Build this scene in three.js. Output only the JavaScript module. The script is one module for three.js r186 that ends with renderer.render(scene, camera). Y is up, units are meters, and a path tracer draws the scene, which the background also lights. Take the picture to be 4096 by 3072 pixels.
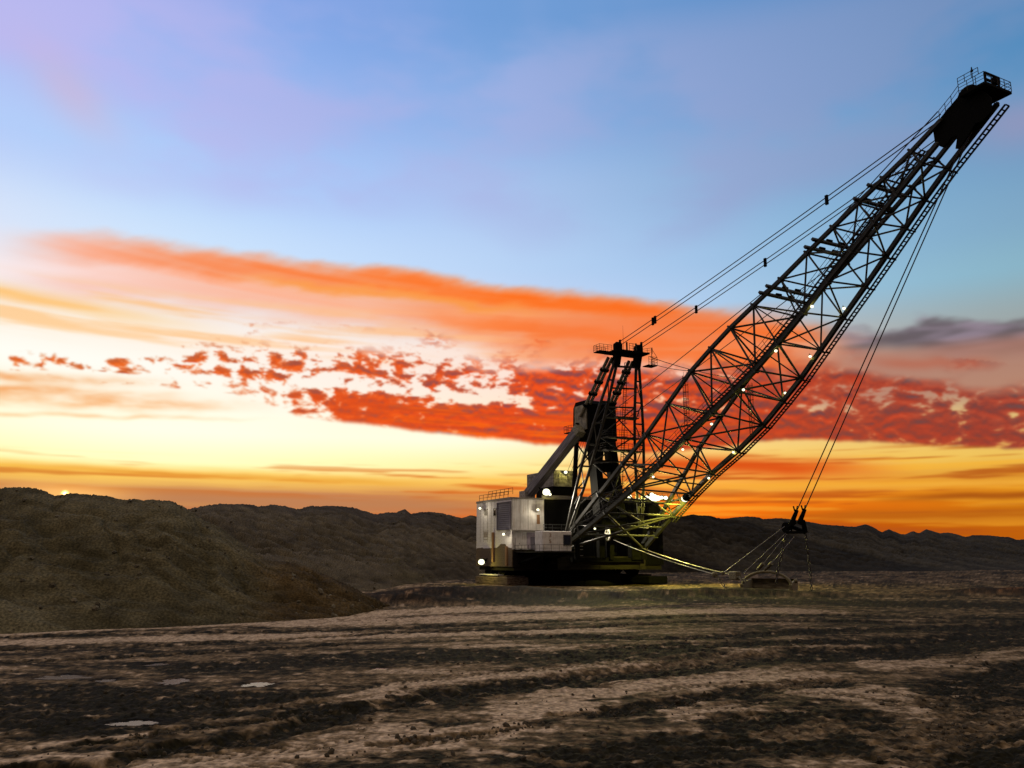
import * as THREE from 'three';
import { mergeGeometries } from 'three/addons/utils/BufferGeometryUtils.js';
import { RoundedBoxGeometry } from 'three/addons/geometries/RoundedBoxGeometry.js';
import { TextGeometry } from 'three/addons/geometries/TextGeometry.js';
import { FontLoader } from 'three/addons/loaders/FontLoader.js';

// ------------------------------------------------------------------ camera
const scene = new THREE.Scene();
const FOV = 50, EYE = 5.2, PITCH = THREE.MathUtils.degToRad(11.826);
const camera = new THREE.PerspectiveCamera(FOV, 4 / 3, 0.3, 9000);
camera.position.set(0, EYE, 0);
camera.rotation.set(PITCH, 0, 0);
const renderer = new THREE.WebGLRenderer({ antialias: true });
renderer.toneMapping = THREE.LinearToneMapping;
renderer.toneMappingExposure = 1;
renderer.shadowMap.enabled = true;

// ------------------------------------------------------------------ noise
function rng(seed) { let s = seed >>> 0; return () => { s = (s + 0x6D2B79F5) >>> 0; let t = s; t = Math.imul(t ^ (t >>> 15), t | 1); t ^= t + Math.imul(t ^ (t >>> 7), t | 61); return ((t ^ (t >>> 14)) >>> 0) / 4294967296; }; }
const PERM = new Uint8Array(512), GX = new Float32Array(256), GY = new Float32Array(256);
{ const r = rng(7), p = [...Array(256).keys()]; for (let i = 255; i > 0; i--) { const j = Math.floor(r() * (i + 1)); [p[i], p[j]] = [p[j], p[i]]; } for (let i = 0; i < 512; i++) PERM[i] = p[i & 255]; for (let i = 0; i < 256; i++) { GX[i] = Math.cos(i * 2.39996); GY[i] = Math.sin(i * 2.39996); } }
function noise(x, y) {
  const ix = Math.floor(x), iy = Math.floor(y), fx = x - ix, fy = y - iy, X = ix & 255, Y = iy & 255;
  const u = fx * fx * fx * (fx * (fx * 6 - 15) + 10), v = fy * fy * fy * (fy * (fy * 6 - 15) + 10);
  const a = PERM[PERM[X] + Y], b = PERM[PERM[X + 1] + Y], c = PERM[PERM[X] + Y + 1], d = PERM[PERM[X + 1] + Y + 1];
  const n0 = GX[a] * fx + GY[a] * fy, n1 = GX[b] * (fx - 1) + GY[b] * fy, n2 = GX[c] * fx + GY[c] * (fy - 1), n3 = GX[d] * (fx - 1) + GY[d] * (fy - 1);
  return 1.5 * (n0 + (n1 - n0) * u + (n2 + (n3 - n2) * u - n0 - (n1 - n0) * u) * v);
}
function fbm(x, y, o = 4) { let s = 0, a = 0.5; for (let i = 0; i < o; i++) { s += a * noise(x, y); x = x * 2.03 + 17.3; y = y * 2.03 + 5.7; a *= 0.5; } return s; }
const clamp = (x, a = 0, b = 1) => Math.min(b, Math.max(a, x)), mix = (a, b, t) => a + (b - a) * t;
const sm = (a, b, x) => { const t = clamp((x - a) / (b - a)); return t * t * (3 - 2 * t); };
function curve(pts, x) { if (x <= pts[0][0]) return pts[0][1]; for (let i = 1; i < pts.length; i++) if (x <= pts[i][0]) return mix(pts[i - 1][1], pts[i][1], (x - pts[i - 1][0]) / (pts[i][0] - pts[i - 1][0])); return pts[pts.length - 1][1]; }

// ------------------------------------------------------------------ sky: dawn, by bearing (degrees, 0 straight ahead) and height (degrees)
const SKY_AZ = [-36, -24, -12, 0, 12, 24, 36];
const SKY = [
  [0, '220,110,30', '220,110,30', '220,95,20', '220,85,10', '215,90,10', '185,85,10', '180,90,10'],
  [2, '236,124,34', '224,98,28', '216,86,26', '228,88,14', '236,96,10', '200,92,10', '195,105,15'],
  [3, '205,132,74', '198,126,78', '196,122,80', '228,118,45', '255,120,18', '225,112,15', '205,125,15'],
  [4, '214,142,74', '206,138,82', '204,134,84', '226,138,62', '248,138,38', '232,138,28', '220,140,30'],
  [5, '252,196,84', '252,204,96', '248,198,96', '252,196,92', '255,185,80', '236,168,62', '225,165,60'],
  [6, '255,246,180', '255,250,192', '255,247,180', '255,238,160', '255,220,120', '246,200,95', '235,192,92'],
  [8, '255,248,212', '255,252,226', '255,251,222', '255,250,218', '255,218,145', '236,200,128', '222,188,115'],
  [10, '255,248,226', '255,250,232', '255,246,228', '255,232,205', '255,200,155', '218,182,145', '192,168,134'],
  [12, '255,255,246', '255,252,242', '255,242,230', '255,228,212', '250,203,182', '192,168,154', '168,158,142'],
  [14, '255,246,232', '255,243,230', '255,238,226', '250,226,214', '236,208,204', '176,180,180', '152,165,166'],
  [17, '242,236,242', '234,238,248', '226,236,251', '198,216,246', '178,206,238', '150,190,215', '136,178,196'],
  [20, '216,228,250', '206,228,253', '196,221,252', '184,211,245', '164,197,233', '140,182,214', '126,166,196'],
  [25, '180,206,250', '176,206,250', '170,200,247', '168,195,237', '148,182,222', '124,168,208', '108,152,194'],
  [30, '176,188,242', '160,186,242', '148,180,236', '138,175,228', '124,164,215', '106,154,206', '80,138,188'],
  [36, '156,182,245', '138,170,235', '122,162,226', '112,157,215', '95,147,205', '82,138,197', '70,126,186'],
].map(([el, ...c]) => [el, c.map((s) => s.split(',').map((v) => v / 255))]);
const lin = (v) => (v <= 0.04045 ? v / 12.92 : ((v + 0.055) / 1.055) ** 2.4);
const rgb = (r, g, b) => [r / 255, g / 255, b / 255];
function cr(p0, p1, p2, p3, t) { return p1 + 0.5 * t * (p2 - p0 + t * (2 * p0 - 5 * p1 + 4 * p2 - p3 + t * (3 * (p1 - p2) + p3 - p0))); }
const tmp = [0, 0, 0];
function clearSky(az, el) {
  const n = SKY_AZ.length, x = clamp((az + 36) / 12, 0, n - 1.0001), i = Math.floor(x), t = x - i;
  let j = 0; while (j < SKY.length - 2 && el > SKY[j + 1][0]) j++;
  const s = clamp((el - SKY[j][0]) / (SKY[j + 1][0] - SKY[j][0]));
  for (let c = 0; c < 3; c++) {
    const row = (r) => { const R = SKY[clamp(r, 0, SKY.length - 1)][1]; return cr(R[Math.max(0, i - 1)][c], R[i][c], R[Math.min(n - 1, i + 1)][c], R[Math.min(n - 1, i + 2)][c], t); };
    tmp[c] = clamp(mix(row(j), row(j + 1), s * s * (3 - 2 * s) * 0.5 + s * 0.5));
  }
  return tmp;
}
function over(c, d, a) { a = clamp(a); c[0] = mix(c[0], d[0], a); c[1] = mix(c[1], d[1], a); c[2] = mix(c[2], d[2], a); }
function ramp(az, l, m, r) { // colours at bearings -30, 0, 30
  const t = clamp((az + 30) / 60); return t < 0.5 ? [0, 1, 2].map((k) => mix(l[k], m[k], t * 2)) : [0, 1, 2].map((k) => mix(m[k], r[k], t * 2 - 1));
}
const S1TOP = [[-60, 18.6], [-36, 18.9], [-28, 19.4], [-18, 20], [-7, 19.4], [3, 18.2], [13, 16.6], [18, 15.6], [24, 14], [40, 9]];
const CUTOP = [[-60, 11], [-32.6, 11.8], [-25, 13.3], [-14.8, 14.5], [-6.8, 14.4], [3, 13.6], [9.6, 13.2], [19, 12.6], [24.6, 11.8], [32.4, 10], [60, 8]];
const CUBOT = [[-60, 10.4], [-32, 10.6], [-19, 10.6], [-14.9, 9.2], [-6.7, 8.35], [3, 7.4], [9.4, 6.75], [13, 6.9], [18.5, 7.5], [26.2, 6.7], [33, 6.0], [60, 5]];
function flecks(az, el) { // density of the small cloud layer
  const q = 1 + 2.2 / (el + 2), x = az * 0.42, y = (el + az * 0.03) * 0.95 * q;
  const wx = 0.16 * noise(x * 0.9, y * 0.9) + 0.07 * noise(x * 3, y * 3), wy = 0.14 * noise(x * 0.9 + 7, y * 0.9 + 3) + 0.06 * noise(x * 3 + 5, y * 3);
  const X = x + wx, Y = y + wy, big = fbm(X * 0.62 + 2, Y * 0.62, 2), mid = fbm(X * 1.7 + 4, Y * 1.6, 5), cell = Math.abs(noise(X * 1.5, Y * 1.4)) - 0.24, cell2 = Math.abs(noise(X * 3.4 + 3, Y * 3.2)) - 0.22;
  return 0.42 * big + 0.62 * mid + 0.4 * cell + 0.26 * cell2 + 0.12 * fbm(X * 9, Y * 9, 3);
}
function frontSky(az, el) {
  const c = clearSky(az, el).slice();
  // thin pink veils high up
  const wob = fbm(az * 0.05, el * 0.09, 3);
  const veil = sm(-0.1, 0.5, fbm(az * 0.06 + 3.1, el * 0.14 + 1.7, 5) + 0.3) * sm(21, 26, el + 6 * wob) * (1 - sm(33, 38, el));
  over(c, ramp(az, rgb(194, 184, 238), rgb(170, 178, 226), rgb(136, 150, 190)), veil * 0.62);
  const patch = Math.exp(-(((az + 30.5) / 2.6) ** 2) - (((el - 27.6 + (az + 30.5) * 0.5) / 1.7) ** 2));
  over(c, rgb(216, 180, 206), patch * 0.45);
  const pr = Math.exp(-(((az - 34) / 3) ** 2) - (((el - 25) / 1.6) ** 2)); over(c, rgb(160, 150, 185), pr * 0.5);
  // long orange streak
  const wv = 0.7 * fbm(az * 0.09, 3.3, 3) + 0.55 * fbm(az * 0.3 + 4 - el * 0.4, el * 0.6, 5), d = curve(S1TOP, az) + wv - el;
  const st = fbm(az * 0.07 + 0.45 * el, el * 1.1 + az * 0.09, 4);
  if (d > -1) {
    const head = sm(-34, -20, az) * (1 - sm(17, 27, az)), body = sm(-35, -28, az) * (1 - sm(14, 28, az));
    const rise = sm(-0.6, 0.8, d);
    over(c, ramp(az, rgb(253, 192, 172), rgb(255, 166, 118), rgb(226, 128, 96)), rise * (1 - sm(2.4, 5, d)) * body * (0.85 + 0.3 * st));
    over(c, ramp(az, rgb(250, 140, 90), rgb(255, 112, 30), rgb(246, 104, 36)), rise * (1 - sm(0.8, 2.1, d)) * head * (0.82 + 0.5 * st));
    const d2 = d - 2.7 - 0.6 * st; over(c, rgb(255, 122, 50), Math.exp(-((d2 / 0.9) ** 2)) * sm(-12, 2, az) * (1 - sm(16, 26, az)) * 0.9);
    const d3 = d - 1.5; over(c, rgb(255, 150, 40), Math.exp(-((d3 / 0.35) ** 2)) * sm(-22, -14, az) * (1 - sm(-3, 5, az)) * 0.5);
    const gap = Math.exp(-(((az + 31) / 6) ** 2) - ((d - 2.2) ** 2) / 0.35); over(c, rgb(255, 236, 236), gap * 0.5);
  }
  // peach veils under it
  const pv = sm(-0.1, 0.3, fbm(az * 0.05 + 9, el * 0.85 + az * 0.028, 5)) * sm(12.6, 14, el) * (1 - sm(16, 17.2, el + (az > 0 ? az * 0.1 : 0)));
  over(c, ramp(az, rgb(255, 198, 132), rgb(255, 190, 140), rgb(226, 160, 130)), pv * 0.75 * (1 - sm(22, 30, az)));
  over(c, rgb(255, 196, 110), Math.exp(-(((el - 15.4 + (az + 32) * 0.06) / 0.5) ** 2)) * (1 - sm(-30, -18, az)) * 0.6);
  // grey cloud on the right
  const gt = 14.4 - 0.2 * Math.max(0, az - 28) + 1.6 * fbm(az * 0.22 + 2, el * 0.5, 4), gr = sm(20, 25, az) * sm(-0.6, 0.5, gt - el) * sm(-0.5, 0.8, el - (12.9 - 0.18 * (az - 24) + fbm(az * 0.2, 8, 3)));
  const gdark = sm(-0.15, 0.3, fbm(az * 0.16, el * 0.8 + 4, 3) + 0.12);
  over(c, [mix(140, 98, gdark) / 255, mix(124, 88, gdark) / 255, mix(138, 94, gdark) / 255], gr * 0.93);
  over(c, rgb(205, 76, 42), Math.exp(-(((el - 11.9 + (az - 27) * 0.12 + 0.4 * fbm(az * 0.4, 2, 2)) / 0.36) ** 2)) * sm(23, 26, az) * (1 - sm(29.5, 32, az)) * 0.85);
  over(c, rgb(176, 122, 104), sm(17, 24, az) * sm(8.5, 10.2, el) * (1 - sm(12.4, 13.4, el)) * 0.75);
  over(c, rgb(246, 122, 64), sm(-4, 4, az) * (1 - sm(15, 22, az)) * sm(12.6, 13.6, el) * (1 - sm(15.5, 17, el)) * 0.55);
  // small broken cloud (altocumulus), denser to the right; lit red from below, mauve on top
  const top = curve(CUTOP, az), bot = curve(CUBOT, az) + 0.3 * fbm(az * 0.35, 1.1, 4);
  if (el < top + 1.2 && el > bot - 0.8) {
    const u = clamp((el - bot) / Math.max(0.8, top - bot)), low = 1 - sm(0.26, 0.46, u), D = flecks(az, el), D2 = flecks(az, el + 0.28);
    const edge = sm(0, 0.07, u) * (1 - sm(0.78, 1.04, u + 0.2 * fbm(az * 0.25, el * 0.6, 3)));
    const row = Math.exp(-(((el - 11.9 - 0.03 * (az + 20) + 0.3 * noise(az * 0.4, 2)) / 0.4) ** 2)) * (1 - sm(-17, -9, az)), mid = Math.exp(-(((u - 0.5) / 0.08) ** 2)) * sm(-22, -14, az) * (1 - sm(-2, 5, az));
    const cover = mix(mix(-0.26, 0.1, sm(-29, -12, az)), mix(0.36, 0.25, sm(14, 24, az)), sm(-9, 9, az)) + 0.4 * low * sm(-17, -10, az) * (1 - 0.5 * sm(14, 22, az)) + 0.27 * row - 0.3 * mid - 0.13 * sm(0.62, 0.95, u) * (1 - sm(12, 20, az));
    const dens = D + cover, soft = mix(0.2, 0.34, low), a = sm(-0.04, soft, dens) * edge;
    if (a > 0.002) {
      const shade = clamp(0.5 + mix(2.2, 0.9, Math.max(low, sm(10, 22, az))) * (D2 - D)), deep = sm(0.05, 0.55, dens), R = sm(10, 24, az);
      const lit = ramp(az, rgb(238, 104, 34), rgb(246, 78, 22), rgb(198, 62, 38)), body = ramp(az, rgb(214, 80, 24), rgb(222, 68, 24), rgb(152, 56, 44)), crown = ramp(az, rgb(178, 84, 48), rgb(150, 70, 70), rgb(94, 60, 64));
      const col = [0, 1, 2].map((k) => (shade > 0.5 ? mix(body[k], lit[k], (shade - 0.5) * 2) : mix(crown[k], body[k], shade * 2)));
      over(col, ramp(az, rgb(244, 124, 44), rgb(238, 92, 40), rgb(178, 84, 62)), (1 - deep) * 0.55);
      const stripe = fbm(az * 0.1, el * 2.6 + az * 0.18, 4); over(col, rgb(250, 98, 12), low * sm(-0.12, 0.3, stripe) * sm(-13, -3, az) * (1 - sm(9, 20, az)) * 0.85);
      const dark = fbm(az * 0.12 + 9, el * 3.4 + az * 0.2, 4); over(col, rgb(198, 66, 30), low * sm(0.0, 0.3, dark) * sm(-16, -6, az) * (1 - sm(12, 20, az)) * 0.7);
      over(c, col, a * mix(0.97, 0.95, R));
    }
  }
  // thin orange bars on the left, level with the small cloud
  if (az < -8) for (const [e, w, k, x1] of [[10.6, 0.32, 0.65, -26], [9.75, 0.3, 0.75, -25], [9.15, 0.4, 0.55, -20], [8.35, 0.14, 0.4, -20]]) {
    const y = el - e - 0.045 * (az + 32) - 0.3 * fbm(az * 0.25 + e * 3, e, 3); over(c, rgb(238, 140, 62), Math.exp(-((y / w) ** 2)) * (1 - sm(x1 - 5, x1 + 5, az)) * k * (0.7 + 0.8 * fbm(az * 0.5, el * 2 + e, 3)));
  }
  // long level bars near the horizon
  if (el < 7) {
    const b = fbm(az * 0.045 + 2.2, el * 1.9 + az * 0.045, 4), b2 = fbm(az * 0.11 + 7, el * 4.2 + az * 0.09, 3), wgt = sm(0.4, 1.6, el) * (1 - sm(5.2, 6.6, el - (az > 15 ? 0.8 : 0)));
    over(c, ramp(az, rgb(206, 118, 42), rgb(214, 92, 26), rgb(178, 82, 22)), sm(0.03, 0.3, b + b2 * 0.6) * wgt * 0.78);
    over(c, ramp(az, rgb(255, 214, 104), rgb(255, 190, 70), rgb(250, 180, 50)), sm(0.06, 0.32, -b + b2 * 0.5) * wgt * mix(0.28, 0.5, sm(-5, 10, az)));
    const bar = (e, tilt, w, x0, x1, col, k) => over(c, col, Math.exp(-(((el - e - tilt * az - 0.12 * fbm(az * 0.3, e, 3)) / w) ** 2)) * sm(x0 - 5, x0 + 3, az) * (1 - sm(x1 - 4, x1 + 5, az)) * k);
    bar(3.35, -0.012, 0.62, -40, -2, rgb(190, 128, 84), 0.92);
    bar(4.75, -0.02, 0.22, -30, -8, rgb(232, 160, 58), 0.7);
    bar(5.1, -0.005, 0.12, -40, -28, rgb(240, 176, 60), 0.6);
    bar(6.75, -0.055, 0.6, 8, 22, rgb(222, 82, 22), 0.95);
    bar(3.9, -0.012, 0.22, 26, 45, rgb(166, 82, 18), 0.9);
    bar(2.75, -0.01, 0.4, 20, 45, rgb(184, 100, 22), 0.7);
    bar(4.3, 0.0, 0.22, 8, 40, rgb(240, 176, 72), 0.5);
  }
  return c;
}
{
  const W = 4096, H = 2048, data = new Float32Array(W * H * 4), SUN_AZ = -28.35, SUN_EL = 3.72;
  const dusk = [[0, rgb(84, 78, 92)], [10, rgb(92, 82, 94)], [19, rgb(112, 98, 104)], [32, rgb(198, 172, 152)], [50, rgb(226, 204, 178)], [90, rgb(220, 199, 174)]];
  for (let row = 0; row < H; row++) {
    const el = ((row + 0.5) / H - 0.5) * 180;
    if (el < -0.5) { for (let k = 0; k < W; k++) { const o = (row * W + k) * 4; data[o] = 0.12; data[o + 1] = 0.07; data[o + 2] = 0.035; data[o + 3] = 1; } continue; }
    let j = 0; while (j < dusk.length - 2 && el > dusk[j + 1][0]) j++;
    const s = clamp((el - dusk[j][0]) / (dusk[j + 1][0] - dusk[j][0])), back = [0, 1, 2].map((k) => mix(dusk[j][1][k], dusk[j + 1][1][k], s));
    for (let k = 0; k < W; k++) {
      const phi = ((k + 0.5) / W - 0.5) * 2 * Math.PI; // atan2(z, x)
      let az = THREE.MathUtils.radToDeg(phi) + 90; if (az > 180) az -= 360; // -z is straight ahead
      const away = az < 0 ? sm(38, 125, -az) : sm(38, 110, az), up = sm(36, 75, el), o = (row * W + k) * 4;
      let c = back;
      if (away < 1 && up < 1) { c = frontSky(clamp(az, -60, 60), Math.min(el, 36)).slice(); over(c, back, 1 - (1 - away) * (1 - up)); }
      const dx = (az - SUN_AZ) * Math.cos(el * 0.0175), dy = el - SUN_EL, r2 = dx * dx + dy * dy;
      const hot = 1 + 0.1 * Math.exp(-((az + 24) ** 2) / 420 - ((el - 7) ** 2) / 9) + 14 * Math.exp(-r2 / 0.012), glow = 0.5 * Math.exp(-(dx * dx) / 10 - (dy * dy) / 0.3);
      data[o] = (lin(c[0]) + glow) * hot; data[o + 1] = (lin(c[1]) + glow * 0.6) * hot; data[o + 2] = (lin(c[2]) + glow * 0.12) * hot; data[o + 3] = 1;
    }
  }
  const t = new THREE.DataTexture(data, W, H, THREE.RGBAFormat, THREE.FloatType);
  t.mapping = THREE.EquirectangularReflectionMapping; t.magFilter = t.minFilter = THREE.LinearFilter; t.colorSpace = THREE.LinearSRGBColorSpace; t.needsUpdate = true;
  scene.background = t; scene.environment = t;
}
// the rising sun, half behind the spoil ridge
const sun = new THREE.DirectionalLight(new THREE.Color(1, 0.55, 0.22), 0.5);
sun.position.set(-474, 66, -880).multiplyScalar(0.4); sun.target.position.set(0, 0, -100);
sun.position.add(sun.target.position); sun.castShadow = true; sun.shadow.mapSize.set(2048, 2048);
Object.assign(sun.shadow.camera, { left: -160, right: 160, top: 120, bottom: -120, near: 1, far: 900 });
scene.add(sun, sun.target);

// ------------------------------------------------------------------ surveying helpers
// sightings (x, y) as read on a 2212 x 1659 print; they give bearings, and a plane or a distance gives the place
const VW = 2212, VH = 1659, VF = VH / 2 / Math.tan(THREE.MathUtils.degToRad(FOV / 2)), V3 = (x, y, z) => new THREE.Vector3(x, y, z);
const STATION = V3(0, EYE, 0);
const bearing = (x, y) => { const u = (x - VW / 2) / VF, v = (VH / 2 - y) / VF, c = Math.cos(PITCH), s = Math.sin(PITCH); return V3(u, s + v * c, -c + v * s); };
const atDepth = (x, y, d) => { const r = bearing(x, y); return r.multiplyScalar(d / -r.z).add(STATION); };
const onGround = (x, y, h = 0) => { const r = bearing(x, y); return r.multiplyScalar((h - EYE) / r.y).add(STATION); };
const PSI = THREE.MathUtils.degToRad(27), BASE = V3(16.03, 0, -154.84), AX = V3(Math.cos(PSI), 0, -Math.sin(PSI)), CX = V3(Math.sin(PSI), 0, Math.cos(PSI));
const toMachine = (p) => { const q = p.clone().sub(BASE); return V3(q.dot(AX), q.y, q.dot(CX)); };   // a across, b up, c towards the boom tip
const onPlane = (x, y, n, k) => { const r = bearing(x, y); return toMachine(r.multiplyScalar((n.dot(BASE) + k - n.dot(STATION)) / n.dot(r)).add(STATION)); };
const onA = (x, y, a) => onPlane(x, y, AX, a), onC = (x, y, c) => onPlane(x, y, CX, c);

// ------------------------------------------------------------------ materials
function noiseTex(w, h, f, repeat) {
  const d = new Uint8Array(w * h * 4);
  for (let y = 0; y < h; y++) for (let x = 0; x < w; x++) { const v = f(x / w, y / h), o = (y * w + x) * 4; for (let k = 0; k < 3; k++) d[o + k] = clamp(Array.isArray(v) ? v[k] : v) * 255; d[o + 3] = 255; }
  const t = new THREE.DataTexture(d, w, h); t.colorSpace = THREE.SRGBColorSpace; t.wrapS = t.wrapT = THREE.MirroredRepeatWrapping; t.magFilter = THREE.LinearFilter; t.minFilter = THREE.LinearMipmapLinearFilter; t.generateMipmaps = true;
  if (repeat) t.repeat.set(...repeat); t.needsUpdate = true; return t;
}
const grime = noiseTex(256, 256, (u, v) => 0.86 + 0.45 * fbm(u * 7, v * 7, 5) - 0.25 * sm(0.1, 0.5, fbm(u * 22, v * 3, 3)));
const wallMap = noiseTex(512, 512, (u, v) => { // sheet seams and rust weeping down from them
  const rib = Math.abs(((u * 14) % 1) - 0.5) > 0.46 ? 0.9 : 1, n = 0.95 + 0.12 * fbm(u * 5, v * 5, 5), run = 0.4 * sm(0.12, 0.5, fbm(u * 38, v * 2.2, 3) + 0.02), b = n * rib;
  return [b * (1 - 0.22 * run), b * (1 - 0.32 * run), b * (1 - 0.42 * run)];
});
const M = (color, rough = 0.75, o = {}) => new THREE.MeshPhysicalMaterial({ specularIntensity: 0.4, color: new THREE.Color().setRGB(...color), roughness: rough, ...o });
const mat = {
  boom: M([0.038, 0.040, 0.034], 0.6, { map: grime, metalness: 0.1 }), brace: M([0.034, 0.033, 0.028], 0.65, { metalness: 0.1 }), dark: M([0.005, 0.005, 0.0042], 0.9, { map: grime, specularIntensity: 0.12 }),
  mast: M([0.05, 0.049, 0.042], 0.6, { map: grime, metalness: 0.1 }), link: M([0.30, 0.28, 0.20], 0.6, { map: grime }), leg: M([0.20, 0.185, 0.195], 0.55, { map: grime }),
  white: M([0.73, 0.71, 0.69], 0.6, { map: wallMap }), lavender: M([0.42, 0.37, 0.44], 0.6, { map: wallMap }), louvre: M([0.16, 0.15, 0.19], 0.6), mud: M([0.17, 0.125, 0.08], 0.95, { map: grime }), mudShaded: M([0.018, 0.015, 0.011], 0.95, { map: grime }),
  grey: M([0.30, 0.28, 0.25], 0.6, { map: grime }), rope: M([0.045, 0.038, 0.034], 0.5, { metalness: 0.3 }), bright: M([0.22, 0.21, 0.19], 0.4, { metalness: 0.4 }), glass: new THREE.MeshPhysicalMaterial({ color: 0x0c1210, roughness: 0.12, metalness: 0 }),
  bucket: M([0.17, 0.145, 0.085], 0.6, { map: grime }), rust: M([0.22, 0.12, 0.06], 0.85), rail: M([0.018, 0.016, 0.013], 0.7),
  lens: new THREE.MeshStandardMaterial({ color: 0x000000, emissive: new THREE.Color(1, 0.96, 0.62), emissiveIntensity: 2.2 }),
};
for (const k in mat) if (mat[k].map === grime) mat[k].map = grime;

// ------------------------------------------------------------------ builders
const used = {};
function numbered(n) { const k = (used[n] = (used[n] ?? -1) + 1); return k ? n + '_' + String(k).padStart(3, '0') : n; }
function prep(o) { o.traverse((m) => { if (m.isMesh) { m.castShadow = true; m.receiveShadow = true; } }); return o; }
function mesh(name, geos, m, parent) { const g = Array.isArray(geos) ? mergeGeometries(geos.map((q) => (q.index ? q.toNonIndexed() : q)).map((q) => { for (const k of Object.keys(q.attributes)) if (!['position', 'normal', 'uv'].includes(k)) q.deleteAttribute(k); return q; })) : geos; const o = new THREE.Mesh(g, m); o.name = parent === scene ? numbered(name) : name; prep(o); parent.add(o); return o; }
const YUP = V3(0, 1, 0);
function bar(p, q, r, r2 = r, seg = 8) { const d = q.clone().sub(p), l = d.length(), g = new THREE.CylinderGeometry(r2, r, l, seg, 1); g.translate(0, l / 2, 0); g.applyQuaternion(new THREE.Quaternion().setFromUnitVectors(YUP, d.normalize())); g.translate(p.x, p.y, p.z); return g; }
function beam(p, q, w, h, side = V3(1, 0, 0)) { // box beam: w along side, h across
  const d = q.clone().sub(p), l = d.length(); d.normalize(); const s = side.clone().addScaledVector(d, -side.dot(d)).normalize(), n = s.clone().cross(d);
  const g = new THREE.BoxGeometry(w, l, h); g.applyMatrix4(new THREE.Matrix4().makeBasis(s, d, n)); const m = p.clone().add(q).multiplyScalar(0.5); g.translate(m.x, m.y, m.z); return g;
}
function box(x0, x1, y0, y1, z0, z1) { const g = new THREE.BoxGeometry(x1 - x0, y1 - y0, z1 - z0); g.translate((x0 + x1) / 2, (y0 + y1) / 2, (z0 + z1) / 2); return g; }
function rounded(x0, x1, y0, y1, z0, z1, r = 0.06) { const g = new RoundedBoxGeometry(x1 - x0, y1 - y0, z1 - z0, 2, r); g.translate((x0 + x1) / 2, (y0 + y1) / 2, (z0 + z1) / 2); return g; }
function ball(p, r, s = 10) { const g = new THREE.SphereGeometry(r, s, Math.ceil(s * 0.7)); g.translate(p.x, p.y, p.z); return g; }
function rope(p, q, r, sag = 0, n = 1) { const out = []; let a = p; for (let i = 1; i <= n; i++) { const t = i / n, b = p.clone().lerp(q, t); b.y -= 4 * sag * t * (1 - t); out.push(bar(a, b, r, r, 6)); a = b; } return out; }
function railing(path, h, step, r = 0.035, mids = 1) { const out = [], top = path.map((p) => p.clone().add(V3(0, h, 0))); for (let i = 0; i < path.length - 1; i++) { out.push(bar(top[i], top[i + 1], r, r, 5)); for (let m = 1; m <= mids; m++) { const o = V3(0, (h * m) / (mids + 1), 0); out.push(bar(path[i].clone().add(o), path[i + 1].clone().add(o), r * 0.8, r * 0.8, 5)); } const n = Math.max(1, Math.round(path[i].distanceTo(path[i + 1]) / step)); for (let k = 0; k <= n; k++) { const p = path[i].clone().lerp(path[i + 1], k / n); out.push(bar(p, p.clone().add(V3(0, h, 0)), r, r, 5)); } } return out; }
function extrude(pts, axis, at, depth) { // polygon in the plane across an axis of the machine ('a': points are [c, b]; 'c': points are [a, b])
  const s = new THREE.Shape(pts.map(([x, y]) => new THREE.Vector2(x, y))), g = new THREE.ExtrudeGeometry(s, { depth, bevelEnabled: false });
  if (axis === 'a') { g.rotateY(-Math.PI / 2); g.translate(at + depth, 0, 0); } else g.translate(0, 0, at); return g;
}
function chain(path, size, m, parent, name = 'chain') { const out = []; for (let i = 0; i < path.length - 1; i++) { const n = Math.max(1, Math.round(path[i].distanceTo(path[i + 1]) / (size * 1.5))); for (let k = 0; k < n; k++) { const c = path[i].clone().lerp(path[i + 1], (k + 0.5) / n), d = path[i + 1].clone().sub(path[i]).normalize(), g = new THREE.TorusGeometry(size * 0.55, size * 0.17, 5, 10); g.scale(0.7, 1.35, 1); if (k % 2) g.rotateY(Math.PI / 2); g.applyQuaternion(new THREE.Quaternion().setFromUnitVectors(YUP, d)); g.translate(c.x, c.y, c.z); out.push(g); } } return mesh(name, out, m, parent); }
function ring(x0, x1, y0, y1, t, z0, z1) { const q = (a, b, c, d) => [[a, c], [b, c], [b, d], [a, d]].map(([x, y]) => new THREE.Vector2(x, y)), S = new THREE.Shape(q(x0 - t, x1 + t, y0 - t, y1 + t)); S.holes.push(new THREE.Path(q(x0, x1, y0, y1))); const g = new THREE.ExtrudeGeometry(S, { depth: z1 - z0, bevelEnabled: false }); g.translate(0, 0, z0); return g; }
function ringA(z0, z1, y0, y1, t, x0, x1) { const g = ring(z0, z1, y0, y1, t, 0, x1 - x0); g.rotateY(-Math.PI / 2); g.translate(x1, 0, 0); return g; }
function tag(o, label, category, group) { o.userData.label = label; o.userData.category = category; if (group) o.userData.group = group; return o; }
function structure(o, label) { o.userData.kind = 'structure'; if (label) o.userData.label = label; return o; }

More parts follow.
